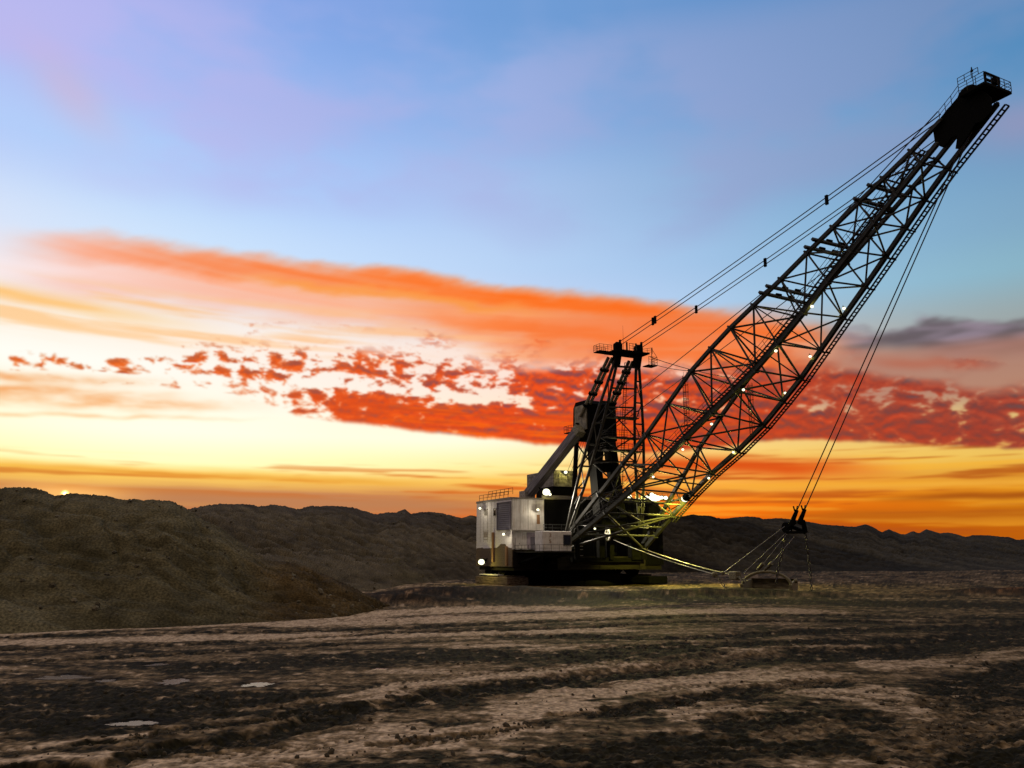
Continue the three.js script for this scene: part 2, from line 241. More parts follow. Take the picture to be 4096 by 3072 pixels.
// ------------------------------------------------------------------ ground of the pit bench
const feat = (pts, hw) => ({ p: pts.map(([x, y]) => { const g = onGround(x, y); return [g.x, g.z, (hw * g.z * g.z) / (EYE * VF)]; }), });
const DARK = [
  [[[-60, 1672], [239, 1645], [342, 1621], [547, 1590], [756, 1542], [873, 1515], [1010, 1494], [1215, 1474], [1458, 1443], [1610, 1424], [1832, 1414], [2003, 1409], [2260, 1356]], 12, 0.32],
  [[[233, 1600], [513, 1562], [756, 1528]], 6, 0.2],
  [[[-40, 1380], [376, 1368], [756, 1356], [1100, 1346], [1458, 1339], [1832, 1330], [2260, 1335]], 2.2, 0.25],
  [[[-40, 1405], [400, 1392], [832, 1364], [1283, 1357], [1458, 1351], [1934, 1344], [2260, 1338]], 2.4, 0.25],
  [[[-40, 1430], [444, 1410], [800, 1388]], 3, 0.22],
  [[[1100, 1374], [1458, 1386], [1764, 1372], [2260, 1348]], 5, 0.2],
  [[[1300, 1404], [1600, 1398], [1900, 1390], [2260, 1372]], 6, 0.15],
  [[[-40, 1500], [300, 1512], [560, 1512]], 26, 0.05], [[[-40, 1555], [260, 1552]], 28, 0.05],
  [[[440, 1440], [760, 1425], [1000, 1418], [1250, 1424], [1450, 1415]], 14, 0.1],
  [[[1225, 1655], [1458, 1615], [1760, 1600], [1880, 1570]], 32, 0.05], [[[1640, 1560], [1880, 1556]], 26, 0.05], [[[2060, 1640], [2240, 1600]], 40, 0.05],
  [[[2260, 1440], [2100, 1475], [2020, 1520]], 12, 0.12], [[[2230, 1500], [2080, 1560], [2050, 1600]], 14, 0.12], [[[1180, 1560], [1000, 1590], [860, 1600]], 5, 0.12],
  [[[1230, 1545], [1330, 1535], [1480, 1515], [1700, 1478], [1800, 1468]], 7, 0.18], [[[1000, 1300], [1400, 1296], [1800, 1300], [2260, 1310]], 7, 0.1],
].map(([p, w, d]) => ({ ...feat(p, w), d, thin: w < 4 }));
const PALE = [
  [[[-40, 1374], [376, 1352], [756, 1327], [1010, 1316], [1200, 1312]], 5], [[[640, 1343], [1000, 1335], [1400, 1326], [1700, 1320]], 7], [[[-40, 1392], [400, 1378], [700, 1368]], 6], [[[650, 1376], [1000, 1366], [1300, 1364]], 6],
  [[[690, 1512], [800, 1500], [907, 1478], [1146, 1457], [1458, 1434], [1620, 1410]], 8], [[[556, 1528], [660, 1517]], 7], [[[-40, 1622], [150, 1600], [285, 1585]], 3], [[[410, 1655], [700, 1622], [850, 1592]], 26],
  [[[940, 1605], [1090, 1562], [1180, 1525], [1215, 1515]], 17], [[[1240, 1502], [1350, 1482], [1456, 1476], [1600, 1466], [1750, 1460]], 13], [[[1480, 1542], [1595, 1534]], 13], [[[1740, 1488], [1850, 1490], [1960, 1508], [2020, 1545], [2020, 1590]], 14],
  [[[1915, 1585], [1985, 1600], [1950, 1645]], 16], [[[2095, 1580], [2150, 1545], [2230, 1530]], 13], [[[1080, 1628], [1250, 1642]], 7], [[[1900, 1438], [2230, 1402]], 8], [[[-40, 1640], [200, 1630], [330, 1652]], 7], [[[1690, 1590], [1780, 1560]], 10],
  [[[1000, 1400], [1120, 1398]], 4], [[[1160, 1408], [1300, 1400]], 4], [[[1420, 1428], [1540, 1420]], 4], [[[1640, 1402], [1850, 1398]], 3],
].map(([p, w]) => feat(p, w));
for (const F of [...DARK, ...PALE]) { const xs = F.p.map((q) => q[0]), zs = F.p.map((q) => q[1]), w = 1.6 * Math.max(...F.p.map((q) => q[2])); F.box = [Math.min(...xs) - w, Math.max(...xs) + w, Math.min(...zs) - w, Math.max(...zs) + w]; }
function near(F, x, z) { // 1 on the line, 0 at its half width, lower beyond
  const [x0, x1, z0, z1] = F.box; if (x < x0 || x > x1 || z < z0 || z > z1) return -9;
  let best = -9; const P = F.p;
  for (let i = 0; i < P.length - 1; i++) { const [ax, az, aw] = P[i], [bx, bz, bw] = P[i + 1], dx = bx - ax, dz = bz - az, t = clamp(((x - ax) * dx + (z - az) * dz) / (dx * dx + dz * dz)), ex = x - ax - dx * t, ez = z - az - dz * t, v = 1 - Math.sqrt(ex * ex + ez * ez) / mix(aw, bw, t); if (v > best) best = v; }
  return best;
}
const MOUNDS = [[880, 1290, 94, 7, 3, 1.0], [955, 1280, 104, 9, 6, 1.35], [1070, 1280, 112, 10, 5, 0.95], [1240, 1284, 110, 12, 3.5, 0.6], [1520, 1282, 113, 13, 2.4, 0.75], [1700, 1284, 114, 14, 2.6, 0.6], [2190, 1270, 118, 12, 5, 0.9]].map(([x, y, d, sx, sz, h]) => { const g = atDepth(x, y, d); return [g.x, -d, sx, sz, h]; });
const PUDDLES = [[338, 1432, 26, 3.2], [372, 1470, 34, 7], [140, 1458, 66, 5], [228, 1467, 24, 3.5], [558, 1477, 36, 5.5], [285, 1558, 56, 6], [820, 1446, 22, 2.4]].map(([x, y, wx, wy]) => { const c = onGround(x, y); return [c.x, c.z, (wx / VF) * -c.z, (wy * c.z * c.z) / (EYE * VF), 0.35 * noise(c.x * 0.03 + 5, c.z * 0.03) * sm(20, 50, Math.hypot(c.x, c.z)) - 0.05, x]; });
const TREAD = [[[410, 1657], [700, 1624], [850, 1594], [1010, 1572], [1180, 1560]], [[1740, 1486], [1850, 1490], [1960, 1508], [2020, 1545], [2020, 1600], [1960, 1655]], [[690, 1506], [907, 1478], [1146, 1457], [1458, 1434], [1620, 1410]], [[-40, 1640], [200, 1628], [330, 1640]], [[1240, 1500], [1456, 1474], [1750, 1460], [1900, 1440], [2230, 1402]], [[1480, 1545], [1640, 1530], [1760, 1500]], [[2230, 1540], [2120, 1560], [2060, 1600], [2050, 1650]], [[-40, 1590], [240, 1560], [520, 1530], [756, 1500]]].map((p) => feat(p, 9));
for (const F of TREAD) { F.p.forEach((q) => (q[2] = 0.55)); let l = 0; F.s = F.p.map((q, i) => (i ? (l += Math.hypot(q[0] - F.p[i - 1][0], q[1] - F.p[i - 1][1])) : 0)); const xs = F.p.map((q) => q[0]), zs = F.p.map((q) => q[1]); F.box = [Math.min(...xs) - 3, Math.max(...xs) + 3, Math.min(...zs) - 3, Math.max(...zs) + 3]; }
function treadAt(x, z) { // depth of the lug prints of the tyre pair that runs along each path
  let d = 0;
  for (const F of TREAD) {
    const [x0, x1, z0, z1] = F.box; if (x < x0 || x > x1 || z < z0 || z > z1) continue;
    for (let i = 0; i < F.p.length - 1; i++) { const [ax, az] = F.p[i], [bx, bz] = F.p[i + 1], dx = bx - ax, dz = bz - az, L = Math.hypot(dx, dz), t = ((x - ax) * dx + (z - az) * dz) / (L * L); if (t < -0.02 || t > 1.02) continue; const off = ((x - ax) * dz - (z - az) * dx) / L, w = Math.abs(Math.abs(off) - 0.95); if (w > 0.55) continue; const s = F.s[i] + t * L + Math.abs(off - Math.sign(off) * 0.95) * 0.8; d = Math.max(d, (1 - sm(0.4, 0.55, w)) * (0.35 + 0.65 * sm(-0.1, 0.35, Math.sin(s * 15.5)))); }
  }
  return d;
}
const gOut = { h: 0, c: [0, 0, 0] };
function groundAt(x, z, detail) {
  const d = Math.hypot(x, z), nearK = 1 - sm(60, 200, d);
  const wx = x + 0.7 * noise(x * 0.35, z * 0.35) + 0.45 * noise(x * 1.1, z * 1.1), wz = z + 0.6 * noise(x * 0.35 + 40, z * 0.35) + 0.45 * noise(x * 1.1 + 7, z * 1.1) ;
  let h = 0.35 * noise(x * 0.03 + 5, z * 0.03) * sm(20, 50, d), dark = 0, pale = 0, bank = 0, tread = 0;
  for (const m of MOUNDS) { const ux = (x - m[0]) / m[2], uz = (z - m[1]) / m[3], q = ux * ux + uz * uz; if (q < 6) { h += m[4] * Math.exp(-q) * (1 + 0.22 * fbm(x * 0.3, z * 0.3, 2)); bank = Math.max(bank, sm(0.08, 0.5, Math.exp(-q) * m[4])); } }
  // far off the bench falls away a little, then lies flat
  if (detail) {
    const rag = fbm(x * 1.3, z * 1.5, 4), rag2 = fbm(x * 1.1 + 31, z * 1.7 + 9, 4);
    for (const F of DARK) { const v = near(F, wx, wz); if (v > -0.6) { const k = sm(-0.2, 0.4, v + (F.thin ? 0.4 : 0.7) * rag); dark = Math.max(dark, k); h += 0.55 * (-F.d * sm(0, 0.6, v) + F.d * 0.4 * Math.exp(-((v + 0.15) ** 2) / 0.03) * (0.6 + rag)); } }
    for (const F of PALE) { const v = near(F, wx, wz); if (v > -0.6) { const k = sm(-0.15, 0.3, v + 0.5 * rag2 + 0.35 * fbm(x * 0.4 + 3, z * 0.7, 3)); pale = Math.max(pale, k); } }
    if (d < 75) { tread = treadAt(x + 0.15 * noise(x * 0.4, z * 0.4), z + 0.15 * noise(x * 0.4 + 5, z * 0.4)) * sm(-0.3, 0.1, fbm(x * 0.16 + 2, z * 0.2, 3)) * (1 - sm(45, 75, d)); h -= 0.06 * tread; }
    h += nearK * (0.05 * fbm(x * 0.6, z * 0.9, 4) + 0.045 * fbm(x * 2.6, z * 2.6, 3)) * (1 - 0.55 * pale) + dark * 0.17 * fbm(x * 2.3, z * 2.3, 4) + 0.1 * (1 - nearK) * fbm(x * 0.12, z * 0.3, 3);
  }
  const streak = fbm(x * 0.14 + z * 0.02, z * 0.5, 4), fine = fbm(x * 1.7 + 3, z * 2.1, 5), blot = fbm(x * 0.3 + 11, z * 0.42, 4);
  const flecks = sm(0.1, 0.3, fbm(x * 0.4 + 21 + 0.3 * fine, z * 1.25 - x * 0.05, 5) + 0.12 * fine - 0.12 * dark);
  let t = 0.34 + 0.7 * streak + 0.4 * blot + 0.5 * fine;
  t = mix(t, 0.9 + 0.75 * fine + 0.2 * blot, pale * 0.9); t = mix(t, 0.05 + 0.42 * fine, dark * 0.92 * (1 - 0.35 * pale)); t = mix(t, 0.14 + 0.3 * fine, bank * 0.85); t = mix(t, t * 0.42 - 0.03, tread * 0.85); t = Math.max(t, flecks * 0.8 * (0.6 + fine)); t = 0.5 + (t - 0.5) * 1.25;
  // dimming towards the right, from lens falloff and exposure, painted into the soil colour
  const dimRight = sm(-2, 34, x + z * 0.06 + 6 * blot); t = clamp(t) * (1 - 0.22 * dimRight);
  const A = [0.020, 0.0175, 0.009], B = [0.215, 0.148, 0.08], C = [0.58, 0.43, 0.29], k = clamp(t, 0, 1);
  for (let i = 0; i < 3; i++) { const v = k < 0.5 ? mix(A[i], B[i], Math.pow(k * 2, 1.3)) : mix(B[i], C[i], k * 2 - 1); gOut.c[i] = v * (1 - 0.2 * dimRight) * (1 + 0.25 * fine); }
  for (let i = 0; i < 3; i++) gOut.c[i] *= mix(1, [0.78, 0.62, 0.5][i], bank * 0.8);
  const red = Math.exp(-(((x - 84) / 16) ** 2) - (((z + 118) / 7) ** 2)); gOut.c[0] *= 1 + 0.7 * red; gOut.c[2] *= 1 - 0.4 * red;
  if (detail) for (const [px, pz, e, dd, y] of PUDDLES) { const ux = (x - px) / e, uz = (z - pz) / dd, q = Math.sqrt(ux * ux + uz * uz); if (q < 2.2) { const w = 1 - sm(1.05, 2.1, q); h = mix(h, y + mix(-0.04, 0.05, sm(0.7, 1.25, q)), w); for (let i = 0; i < 3; i++) gOut.c[i] *= 1 - 0.55 * w; } }
  gOut.h = h; return gOut;
}
{
  const az = [], rad = [];
  for (let a = -180; a < -40; a += 4) az.push(a); for (let a = -40; a < 40; a += 0.085) az.push(a); for (let a = 40; a <= 180; a += 4) az.push(a);
  for (let r = 1.5; r < 17; r += 1.2) rad.push(r);
  for (let y = 1745; y > 1214; y -= 1.35) { const g = onGround(VW / 2, y); rad.push(-g.z); }
  for (let r = rad[rad.length - 1] * 1.05; r < 7000; r *= 1.13) rad.push(r);
  const nA = az.length, nR = rad.length, pos = new Float32Array(nA * nR * 3), col = new Float32Array(nA * nR * 3), uv = new Float32Array(nA * nR * 2), idx = [];
  for (let i = 0; i < nR; i++) for (let j = 0; j < nA; j++) {
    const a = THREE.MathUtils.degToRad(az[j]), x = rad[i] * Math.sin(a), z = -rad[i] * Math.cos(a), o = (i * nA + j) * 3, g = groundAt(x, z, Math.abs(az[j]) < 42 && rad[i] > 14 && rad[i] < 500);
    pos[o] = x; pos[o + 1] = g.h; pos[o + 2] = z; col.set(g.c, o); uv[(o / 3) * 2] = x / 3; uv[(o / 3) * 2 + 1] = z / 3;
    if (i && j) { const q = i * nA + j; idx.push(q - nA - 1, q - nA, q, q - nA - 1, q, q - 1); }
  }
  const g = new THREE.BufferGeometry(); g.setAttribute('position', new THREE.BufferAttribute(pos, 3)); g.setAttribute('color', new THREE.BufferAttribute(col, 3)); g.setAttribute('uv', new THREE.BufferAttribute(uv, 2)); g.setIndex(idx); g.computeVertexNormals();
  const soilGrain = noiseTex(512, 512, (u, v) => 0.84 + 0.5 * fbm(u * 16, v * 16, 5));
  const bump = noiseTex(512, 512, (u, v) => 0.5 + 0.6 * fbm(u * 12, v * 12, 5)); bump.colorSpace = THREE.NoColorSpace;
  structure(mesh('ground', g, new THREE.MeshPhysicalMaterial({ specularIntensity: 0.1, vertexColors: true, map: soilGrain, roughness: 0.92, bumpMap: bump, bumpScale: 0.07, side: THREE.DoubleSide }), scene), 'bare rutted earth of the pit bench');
}
// puddles lying in the ruts
const water = new THREE.MeshPhysicalMaterial({ color: new THREE.Color().setRGB(0.075, 0.06, 0.045), roughness: 0.22, specularIntensity: 0.85 });
for (const [cx, cz, e, d, y, id] of PUDDLES) {
  const s = new THREE.Shape();
  for (let k = 0; k <= 90; k++) { const a = (k / 90) * Math.PI * 2, r = 0.8 + 0.5 * noise(Math.cos(a) * 1.7 + id, Math.sin(a) * 1.7 + id) + 0.3 * noise(Math.cos(a) * 4.5 + id, Math.sin(a) * 4.5), px = Math.cos(a) * e * r, py = Math.sin(a) * d * r; k ? s.lineTo(px, py) : s.moveTo(px, py); }
  const g = new THREE.ShapeGeometry(s); g.rotateX(-Math.PI / 2);
  const o = structure(mesh('puddle', g, water, scene), 'shallow puddle in the rutted earth'); o.position.set(cx, y, cz);
}

// ------------------------------------------------------------------ spoil hills
const rubble = noiseTex(512, 512, (u, v) => { const n = fbm(u * 34, v * 34, 5), p = sm(0.26, 0.42, fbm(u * 44 + 9, v * 44, 3)); return [0.8 + 0.42 * n + 0.2 * p, 0.8 + 0.4 * n + 0.19 * p, 0.79 + 0.38 * n + 0.18 * p]; });
const rubbleBump = noiseTex(512, 512, (u, v) => 0.5 + 0.6 * fbm(u * 20, v * 20, 5)); rubbleBump.colorSpace = THREE.NoColorSpace;
const hillPts = [], stoneRnd = rng(91);
function STONES(pos, cols, nv, rows, count) { const out = []; for (let k = 0; k < count; k++) { const j = Math.floor(stoneRnd() * (cols - 1)), i = Math.floor(stoneRnd() ** 1.3 * (rows - 2)), q = (j * nv + i) * 3; out.push([pos[q] + stoneRnd() - 0.5, pos[q + 1], pos[q + 2], 0.04 + 0.22 * stoneRnd() ** 6]); } return out; }
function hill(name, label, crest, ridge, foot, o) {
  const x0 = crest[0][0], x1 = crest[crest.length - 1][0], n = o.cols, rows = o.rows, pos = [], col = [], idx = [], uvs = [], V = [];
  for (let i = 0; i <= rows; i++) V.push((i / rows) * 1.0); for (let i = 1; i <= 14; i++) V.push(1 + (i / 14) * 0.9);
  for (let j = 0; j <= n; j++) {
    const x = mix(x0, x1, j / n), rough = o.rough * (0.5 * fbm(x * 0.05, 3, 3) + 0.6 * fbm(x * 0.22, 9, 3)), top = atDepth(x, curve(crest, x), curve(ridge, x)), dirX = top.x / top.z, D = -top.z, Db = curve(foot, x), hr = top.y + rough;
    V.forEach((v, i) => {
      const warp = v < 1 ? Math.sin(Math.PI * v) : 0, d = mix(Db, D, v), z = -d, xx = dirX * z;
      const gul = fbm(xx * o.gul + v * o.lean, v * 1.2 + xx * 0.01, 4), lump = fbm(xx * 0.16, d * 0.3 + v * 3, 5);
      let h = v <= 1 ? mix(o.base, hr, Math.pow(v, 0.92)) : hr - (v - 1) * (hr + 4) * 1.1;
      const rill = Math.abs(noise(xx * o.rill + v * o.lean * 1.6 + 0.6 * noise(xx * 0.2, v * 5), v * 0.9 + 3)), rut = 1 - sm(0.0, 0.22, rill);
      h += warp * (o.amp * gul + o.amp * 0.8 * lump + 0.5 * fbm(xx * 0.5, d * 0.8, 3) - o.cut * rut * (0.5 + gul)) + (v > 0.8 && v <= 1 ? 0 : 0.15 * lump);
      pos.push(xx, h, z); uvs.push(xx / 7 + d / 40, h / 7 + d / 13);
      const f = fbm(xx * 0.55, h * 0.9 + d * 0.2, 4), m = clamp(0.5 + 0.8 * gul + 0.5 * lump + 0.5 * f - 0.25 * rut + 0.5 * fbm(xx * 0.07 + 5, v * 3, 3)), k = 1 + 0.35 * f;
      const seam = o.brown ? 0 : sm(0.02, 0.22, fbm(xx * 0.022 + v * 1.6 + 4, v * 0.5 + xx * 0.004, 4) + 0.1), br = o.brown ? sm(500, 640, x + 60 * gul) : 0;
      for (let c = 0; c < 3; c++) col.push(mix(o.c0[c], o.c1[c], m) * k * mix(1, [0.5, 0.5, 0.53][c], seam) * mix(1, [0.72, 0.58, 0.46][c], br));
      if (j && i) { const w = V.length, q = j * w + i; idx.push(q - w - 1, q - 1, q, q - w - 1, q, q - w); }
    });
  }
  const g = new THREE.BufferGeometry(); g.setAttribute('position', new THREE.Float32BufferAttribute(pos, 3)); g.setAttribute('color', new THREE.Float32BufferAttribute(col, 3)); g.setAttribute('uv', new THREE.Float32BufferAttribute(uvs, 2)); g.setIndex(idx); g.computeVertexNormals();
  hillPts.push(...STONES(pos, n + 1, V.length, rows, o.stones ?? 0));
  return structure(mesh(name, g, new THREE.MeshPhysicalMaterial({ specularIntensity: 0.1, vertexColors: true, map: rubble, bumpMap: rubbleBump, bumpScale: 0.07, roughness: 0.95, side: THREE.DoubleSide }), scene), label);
}
const SKYLINE_A = [[-420, 1040], [-200, 1048], [0, 1055], [31, 1052], [72, 1054], [91, 1058], [118, 1071], [137, 1068], [150, 1065], [191, 1068], [239, 1072], [253, 1078], [308, 1079], [362, 1081], [383, 1088], [405, 1100], [440, 1124], [480, 1141], [523, 1174], [560, 1200], [581, 1211], [620, 1213], [660, 1222], [756, 1266], [850, 1312]];
const SKYLINE_B = [[300, 1104], [383, 1103], [405, 1100], [431, 1094], [478, 1088], [533, 1089], [560, 1094], [588, 1090], [615, 1093], [641, 1100], [670, 1093], [733, 1093], [761, 1096], [812, 1111], [832, 1107], [856, 1107], [868, 1102], [875, 1100], [887, 1109], [928, 1105], [962, 1110], [997, 1119], [1017, 1113], [1027, 1115], [1120, 1112], [1250, 1116], [1400, 1114], [1470, 1115], [1483, 1114], [1498, 1111], [1509, 1113], [1536, 1114], [1548, 1119], [1562, 1120], [1595, 1117], [1614, 1115], [1642, 1118], [1649, 1121], [1688, 1119], [1710, 1122], [1735, 1125], [1779, 1133], [1820, 1136], [1849, 1138], [1869, 1132], [1886, 1138], [1905, 1150], [1920, 1143], [1944, 1153], [1956, 1154], [1972, 1147], [1985, 1152], [2001, 1143], [2031, 1152], [2048, 1150], [2063, 1153], [2087, 1160], [2100, 1156], [2131, 1156], [2160, 1159], [2180, 1160], [2197, 1166], [2212, 1165], [2400, 1172], [2700, 1180]];
hill('hill', 'brown spoil hill on the left, nearest the bench, with the sunrise on its crest', SKYLINE_A, [[-420, 74], [0, 80], [400, 83], [600, 86], [850, 89]], [[-420, 40], [0, 56], [376, 63], [756, 76], [850, 88]], { cols: 520, rows: 110, base: -0.6, amp: 1.1, gul: 0.1, lean: 2.2, rough: 0.35, brown: true, stones: 800, rill: 0.16, cut: 0.8, c0: [0.072, 0.062, 0.034], c1: [0.168, 0.145, 0.085] });
const RIDGE = [[300, 122], [400, 130], [650, 170], [1030, 250], [1450, 320], [2212, 480], [2700, 560]], TOE = [[300, 84], [400, 90], [650, 112], [850, 140], [1030, 205], [1450, 288], [2212, 330], [2700, 360]];
hill('hill', 'grey brown spoil hill between the nearest heap and the excavator house', SKYLINE_B.filter(([x]) => x < 1420), RIDGE, TOE, { cols: 420, rows: 90, stones: 1600, base: -0.5, amp: 1.5, gul: 0.07, lean: 5, rough: 0.5, rill: 0.07, cut: 1.6, c0: [0.078, 0.062, 0.040], c1: [0.20, 0.163, 0.11] });
hill('hill', 'long dark ridge with painted-in shade, from behind the boom to the right edge', [[1330, 1122], ...SKYLINE_B.filter(([x]) => x > 1380)], RIDGE.map(([x, d]) => [x, d * 0.985]), TOE, { cols: 520, rows: 80, base: -0.5, amp: 1.5, gul: 0.06, lean: 5, rough: 0.5, rill: 0.07, cut: 1.6, c0: [0.030, 0.026, 0.020], c1: [0.085, 0.074, 0.056] });  // continues the hill above; its darker colours stand in for backlit shade

// ------------------------------------------------------------------ the walking dragline
const machine = new THREE.Group(); machine.name = 'dragline_excavator'; machine.position.copy(BASE); machine.rotation.y = PSI; scene.add(machine);
tag(machine, 'huge walking dragline excavator with long lattice boom and lit floodlights on the pit floor', 'excavator');
const part = (name, geos, m, parent = machine) => mesh(name, geos, m, parent);
const FRONT = -3, SIDE = -16.56;

// base: tub, revolving frame, two walking shoes
{
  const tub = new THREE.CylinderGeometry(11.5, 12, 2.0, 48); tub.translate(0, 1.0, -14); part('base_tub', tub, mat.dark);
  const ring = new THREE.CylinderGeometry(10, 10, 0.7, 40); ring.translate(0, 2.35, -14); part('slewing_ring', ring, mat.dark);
  part('revolving_frame', [box(-15.9, 16.6, 2.7, 3.7, -18, -3.4), box(-9.5, 9.5, 2.9, 5.2, -3.4, 1.2)], mat.mudShaded);
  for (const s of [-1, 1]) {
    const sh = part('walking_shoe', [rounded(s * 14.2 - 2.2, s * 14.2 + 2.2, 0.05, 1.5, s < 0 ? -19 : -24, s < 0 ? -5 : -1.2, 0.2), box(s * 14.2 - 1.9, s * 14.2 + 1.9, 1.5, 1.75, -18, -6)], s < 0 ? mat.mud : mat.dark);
    part('shoe_arm', [beam(V3(s * 14.2, 1.7, -9), V3(s * 14.2, 4.4, -13), 1.6, 1.8), beam(V3(s * 14.2, 1.7, -17), V3(s * 14.2, 4.4, -13), 1.6, 1.8)], mat.dark, sh);
  }
  // pale step and stored gear on the near shoe
  const l = onA(1046, 1240, SIDE + 0.4), r = onA(1112, 1244, SIDE + 0.4);
  part('shoe_deck', [box(SIDE + 0.2, SIDE + 1.4, 1.75, 1.95, -17, -9)], mat.white);
}
// machinery house: dark front and body
{
  const prof = [[-9.9, 3.6], [16.9, 3.6], [16.9, 13.4], [16.55, 14.9], [15.6, 16.0], [-9.9, 15.55]];
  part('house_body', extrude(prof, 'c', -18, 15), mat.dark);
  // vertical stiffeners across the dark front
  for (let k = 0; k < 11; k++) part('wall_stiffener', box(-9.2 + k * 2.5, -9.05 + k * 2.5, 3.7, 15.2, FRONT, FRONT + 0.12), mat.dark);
  part('house_roof', [box(-16.7, 16.3, 15.6, 15.75, -18, FRONT - 0.3).applyMatrix4(new THREE.Matrix4())], mat.grey);
  part('roof_fascia', box(-9.9, 14.9, 15.78, 16.35, FRONT - 0.8, FRONT - 0.6), mat.grey);
}
// white end of the house
{
  const wall = part('house_wall', [extrude([[-18.1, 6.4], [-2.9, 6.4], [-2.9, 15.55], [-18.1, 15.55]], 'a', SIDE, 0.15), box(SIDE, -9.92, 9.8, 15.55, FRONT - 0.1, FRONT + 0.1), box(SIDE + 0.16, -9.92, 6.4, 9.79, FRONT - 0.62, FRONT - 0.5)], mat.white);
  wall.userData.label = 'white painted end wall';
  for (let k = 1; k < 6; k++) part('wall_seam', box(SIDE - 0.03, SIDE - 0.004, 7.9, 15.3, -18 + k * 1.62, -17.93 + k * 1.62), mat.grey);
  for (let k = 1; k < 4; k++) part('wall_seam', box(SIDE + k * 1.65, SIDE + k * 1.65 + 0.06, 9.9, 15.3, FRONT + 0.102, FRONT + 0.125), mat.grey);
  // sill band under the overhanging upper storey, eaves
  part('eaves_trim', [box(SIDE - 0.12, SIDE + 0.05, 15.4, 15.62, -18.2, -2.8), box(SIDE, -9.9, 15.4, 15.62, FRONT + 0.11, FRONT + 0.25)], mat.grey);
  part('overhang_beam', [box(SIDE + 0.2, -9.95, 9.55, 9.85, FRONT + 0.1, FRONT + 0.45)], mat.grey);
  // dark louvred intake on the side wall: frame and slats
  const p0 = onA(1075, 1090, SIDE), p1 = onA(1103.5, 1144, SIDE), z0 = p0.z, z1 = p1.z, y1 = 14.9, y0 = 10.0;
  const lv = part('louvre_panel', box(SIDE - 0.06, SIDE - 0.01, y0, y1, z0, z1), mat.louvre);
  for (let k = 0; k < 14; k++) { const y = y0 + 0.18 + (k * (y1 - y0 - 0.3)) / 13; const g = new THREE.BoxGeometry(0.14, 0.05, z1 - z0 - 0.2); g.rotateZ(0.6); g.translate(SIDE - 0.1, y, (z0 + z1) / 2); part('slat', g, mat.louvre, lv); }
  part('frame', ringA(z0, z1, y0, y1, 0.1, SIDE - 0.2, SIDE - 0.02), mat.louvre, lv);
  // lower left lavender recess with doors
  part('recess_wall', box(-13.2, -9.95, 6.55, 9.5, FRONT - 0.48, FRONT - 0.4), mat.lavender);
  for (const [x, y0d, y1d] of [[1118, 1162, 1187], [1151, 1160, 1189]]) { const c = onC(x, y0d, FRONT - 0.4), e = onC(x, y1d, FRONT - 0.4); const d = part('door', rounded(c.x - 0.45, c.x + 0.45, e.y, c.y, FRONT - 0.4, FRONT - 0.3, 0.03), x < 1130 ? mat.white : mat.louvre); part('handle', box(c.x + 0.25, c.x + 0.33, (c.y + e.y) / 2 - 0.1, (c.y + e.y) / 2 + 0.1, FRONT - 0.3, FRONT - 0.22), mat.rail, d); }
  part('downpipe', [bar(V3(-10.5, 9.6, FRONT + 0.2), V3(-10.5, 6.5, FRONT + 0.2), 0.06), bar(V3(-12.3, 9.7, FRONT + 0.2), V3(-10.5, 9.7, FRONT + 0.2), 0.06)], mat.rail);
  // windows
  for (const [x, y, w, h, m] of [[1050, 1106, 1.1, 1.0, 'white'], [1069, 1106, 0.9, 1.25, 'louvre']]) { const c = onA(x, y, SIDE - 0.02), wn = part('window', box(SIDE - 0.04, SIDE - 0.01, c.y - h / 2, c.y + h / 2, c.z - w / 2, c.z + w / 2), m === 'white' ? mat.bright : mat.glass); part('frame', ringA(c.z - w / 2, c.z + w / 2, c.y - h / 2, c.y + h / 2, 0.09, SIDE - 0.1, SIDE - 0.005), mat.grey, wn); }
  { const c = onC(1162.5, 1122, FRONT + 0.1), wn = part('window', box(c.x - 0.34, c.x + 0.34, c.y - 0.85, c.y + 0.85, FRONT + 0.1, FRONT + 0.14), mat.rust); part('frame', ring(c.x - 0.34, c.x + 0.34, c.y - 0.85, c.y + 0.85, 0.08, FRONT + 0.1, FRONT + 0.2), mat.white, wn); }
  // upright cable ducts on the side wall
  for (const [x, ya, yb] of [[1064.5, 1150, 1214], [1093.5, 1180, 1222]]) { const a = onA(x, ya, SIDE - 0.2), b = onA(x, yb, SIDE - 0.2); part('cable_duct', box(SIDE - 0.3, SIDE - 0.005, b.y, a.y, a.z - 0.3, a.z + 0.3), mat.rust); }
  // faded painted mark on the wall
  { const c = onA(1049, 1155, SIDE - 0.02), o = part('faded_mark', [box(SIDE - 0.012, SIDE - 0.004, c.y - 0.5, c.y + 0.5, c.z - 1, c.z + 1), box(SIDE - 0.012, SIDE - 0.004, c.y + 0.62, c.y + 0.74, c.z - 1.3, c.z + 1.3), box(SIDE - 0.012, SIDE - 0.004, c.y - 0.95, c.y - 0.8, c.z - 1, c.z + 1)], M([0.46, 0.40, 0.33], 0.7, { map: grime })); }
  // mud splashed over the lower walls, with its ragged upper edge
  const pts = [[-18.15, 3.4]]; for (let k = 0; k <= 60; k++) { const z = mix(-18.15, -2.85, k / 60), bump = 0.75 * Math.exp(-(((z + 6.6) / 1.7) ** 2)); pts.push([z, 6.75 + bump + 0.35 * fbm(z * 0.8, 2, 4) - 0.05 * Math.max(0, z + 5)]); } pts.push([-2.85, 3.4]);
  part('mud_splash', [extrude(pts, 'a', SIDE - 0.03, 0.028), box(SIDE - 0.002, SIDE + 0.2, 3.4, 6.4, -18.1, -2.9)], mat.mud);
  const q = [[SIDE, 3.4], [-4.0, 3.4]]; for (let k = 0; k <= 50; k++) { const x = mix(-9.9, SIDE, k / 50); q.push([x, 6.45 + 0.2 * fbm(x * 1.2, 5, 4)]); } q.splice(2, 0, [-4, 5.7]);
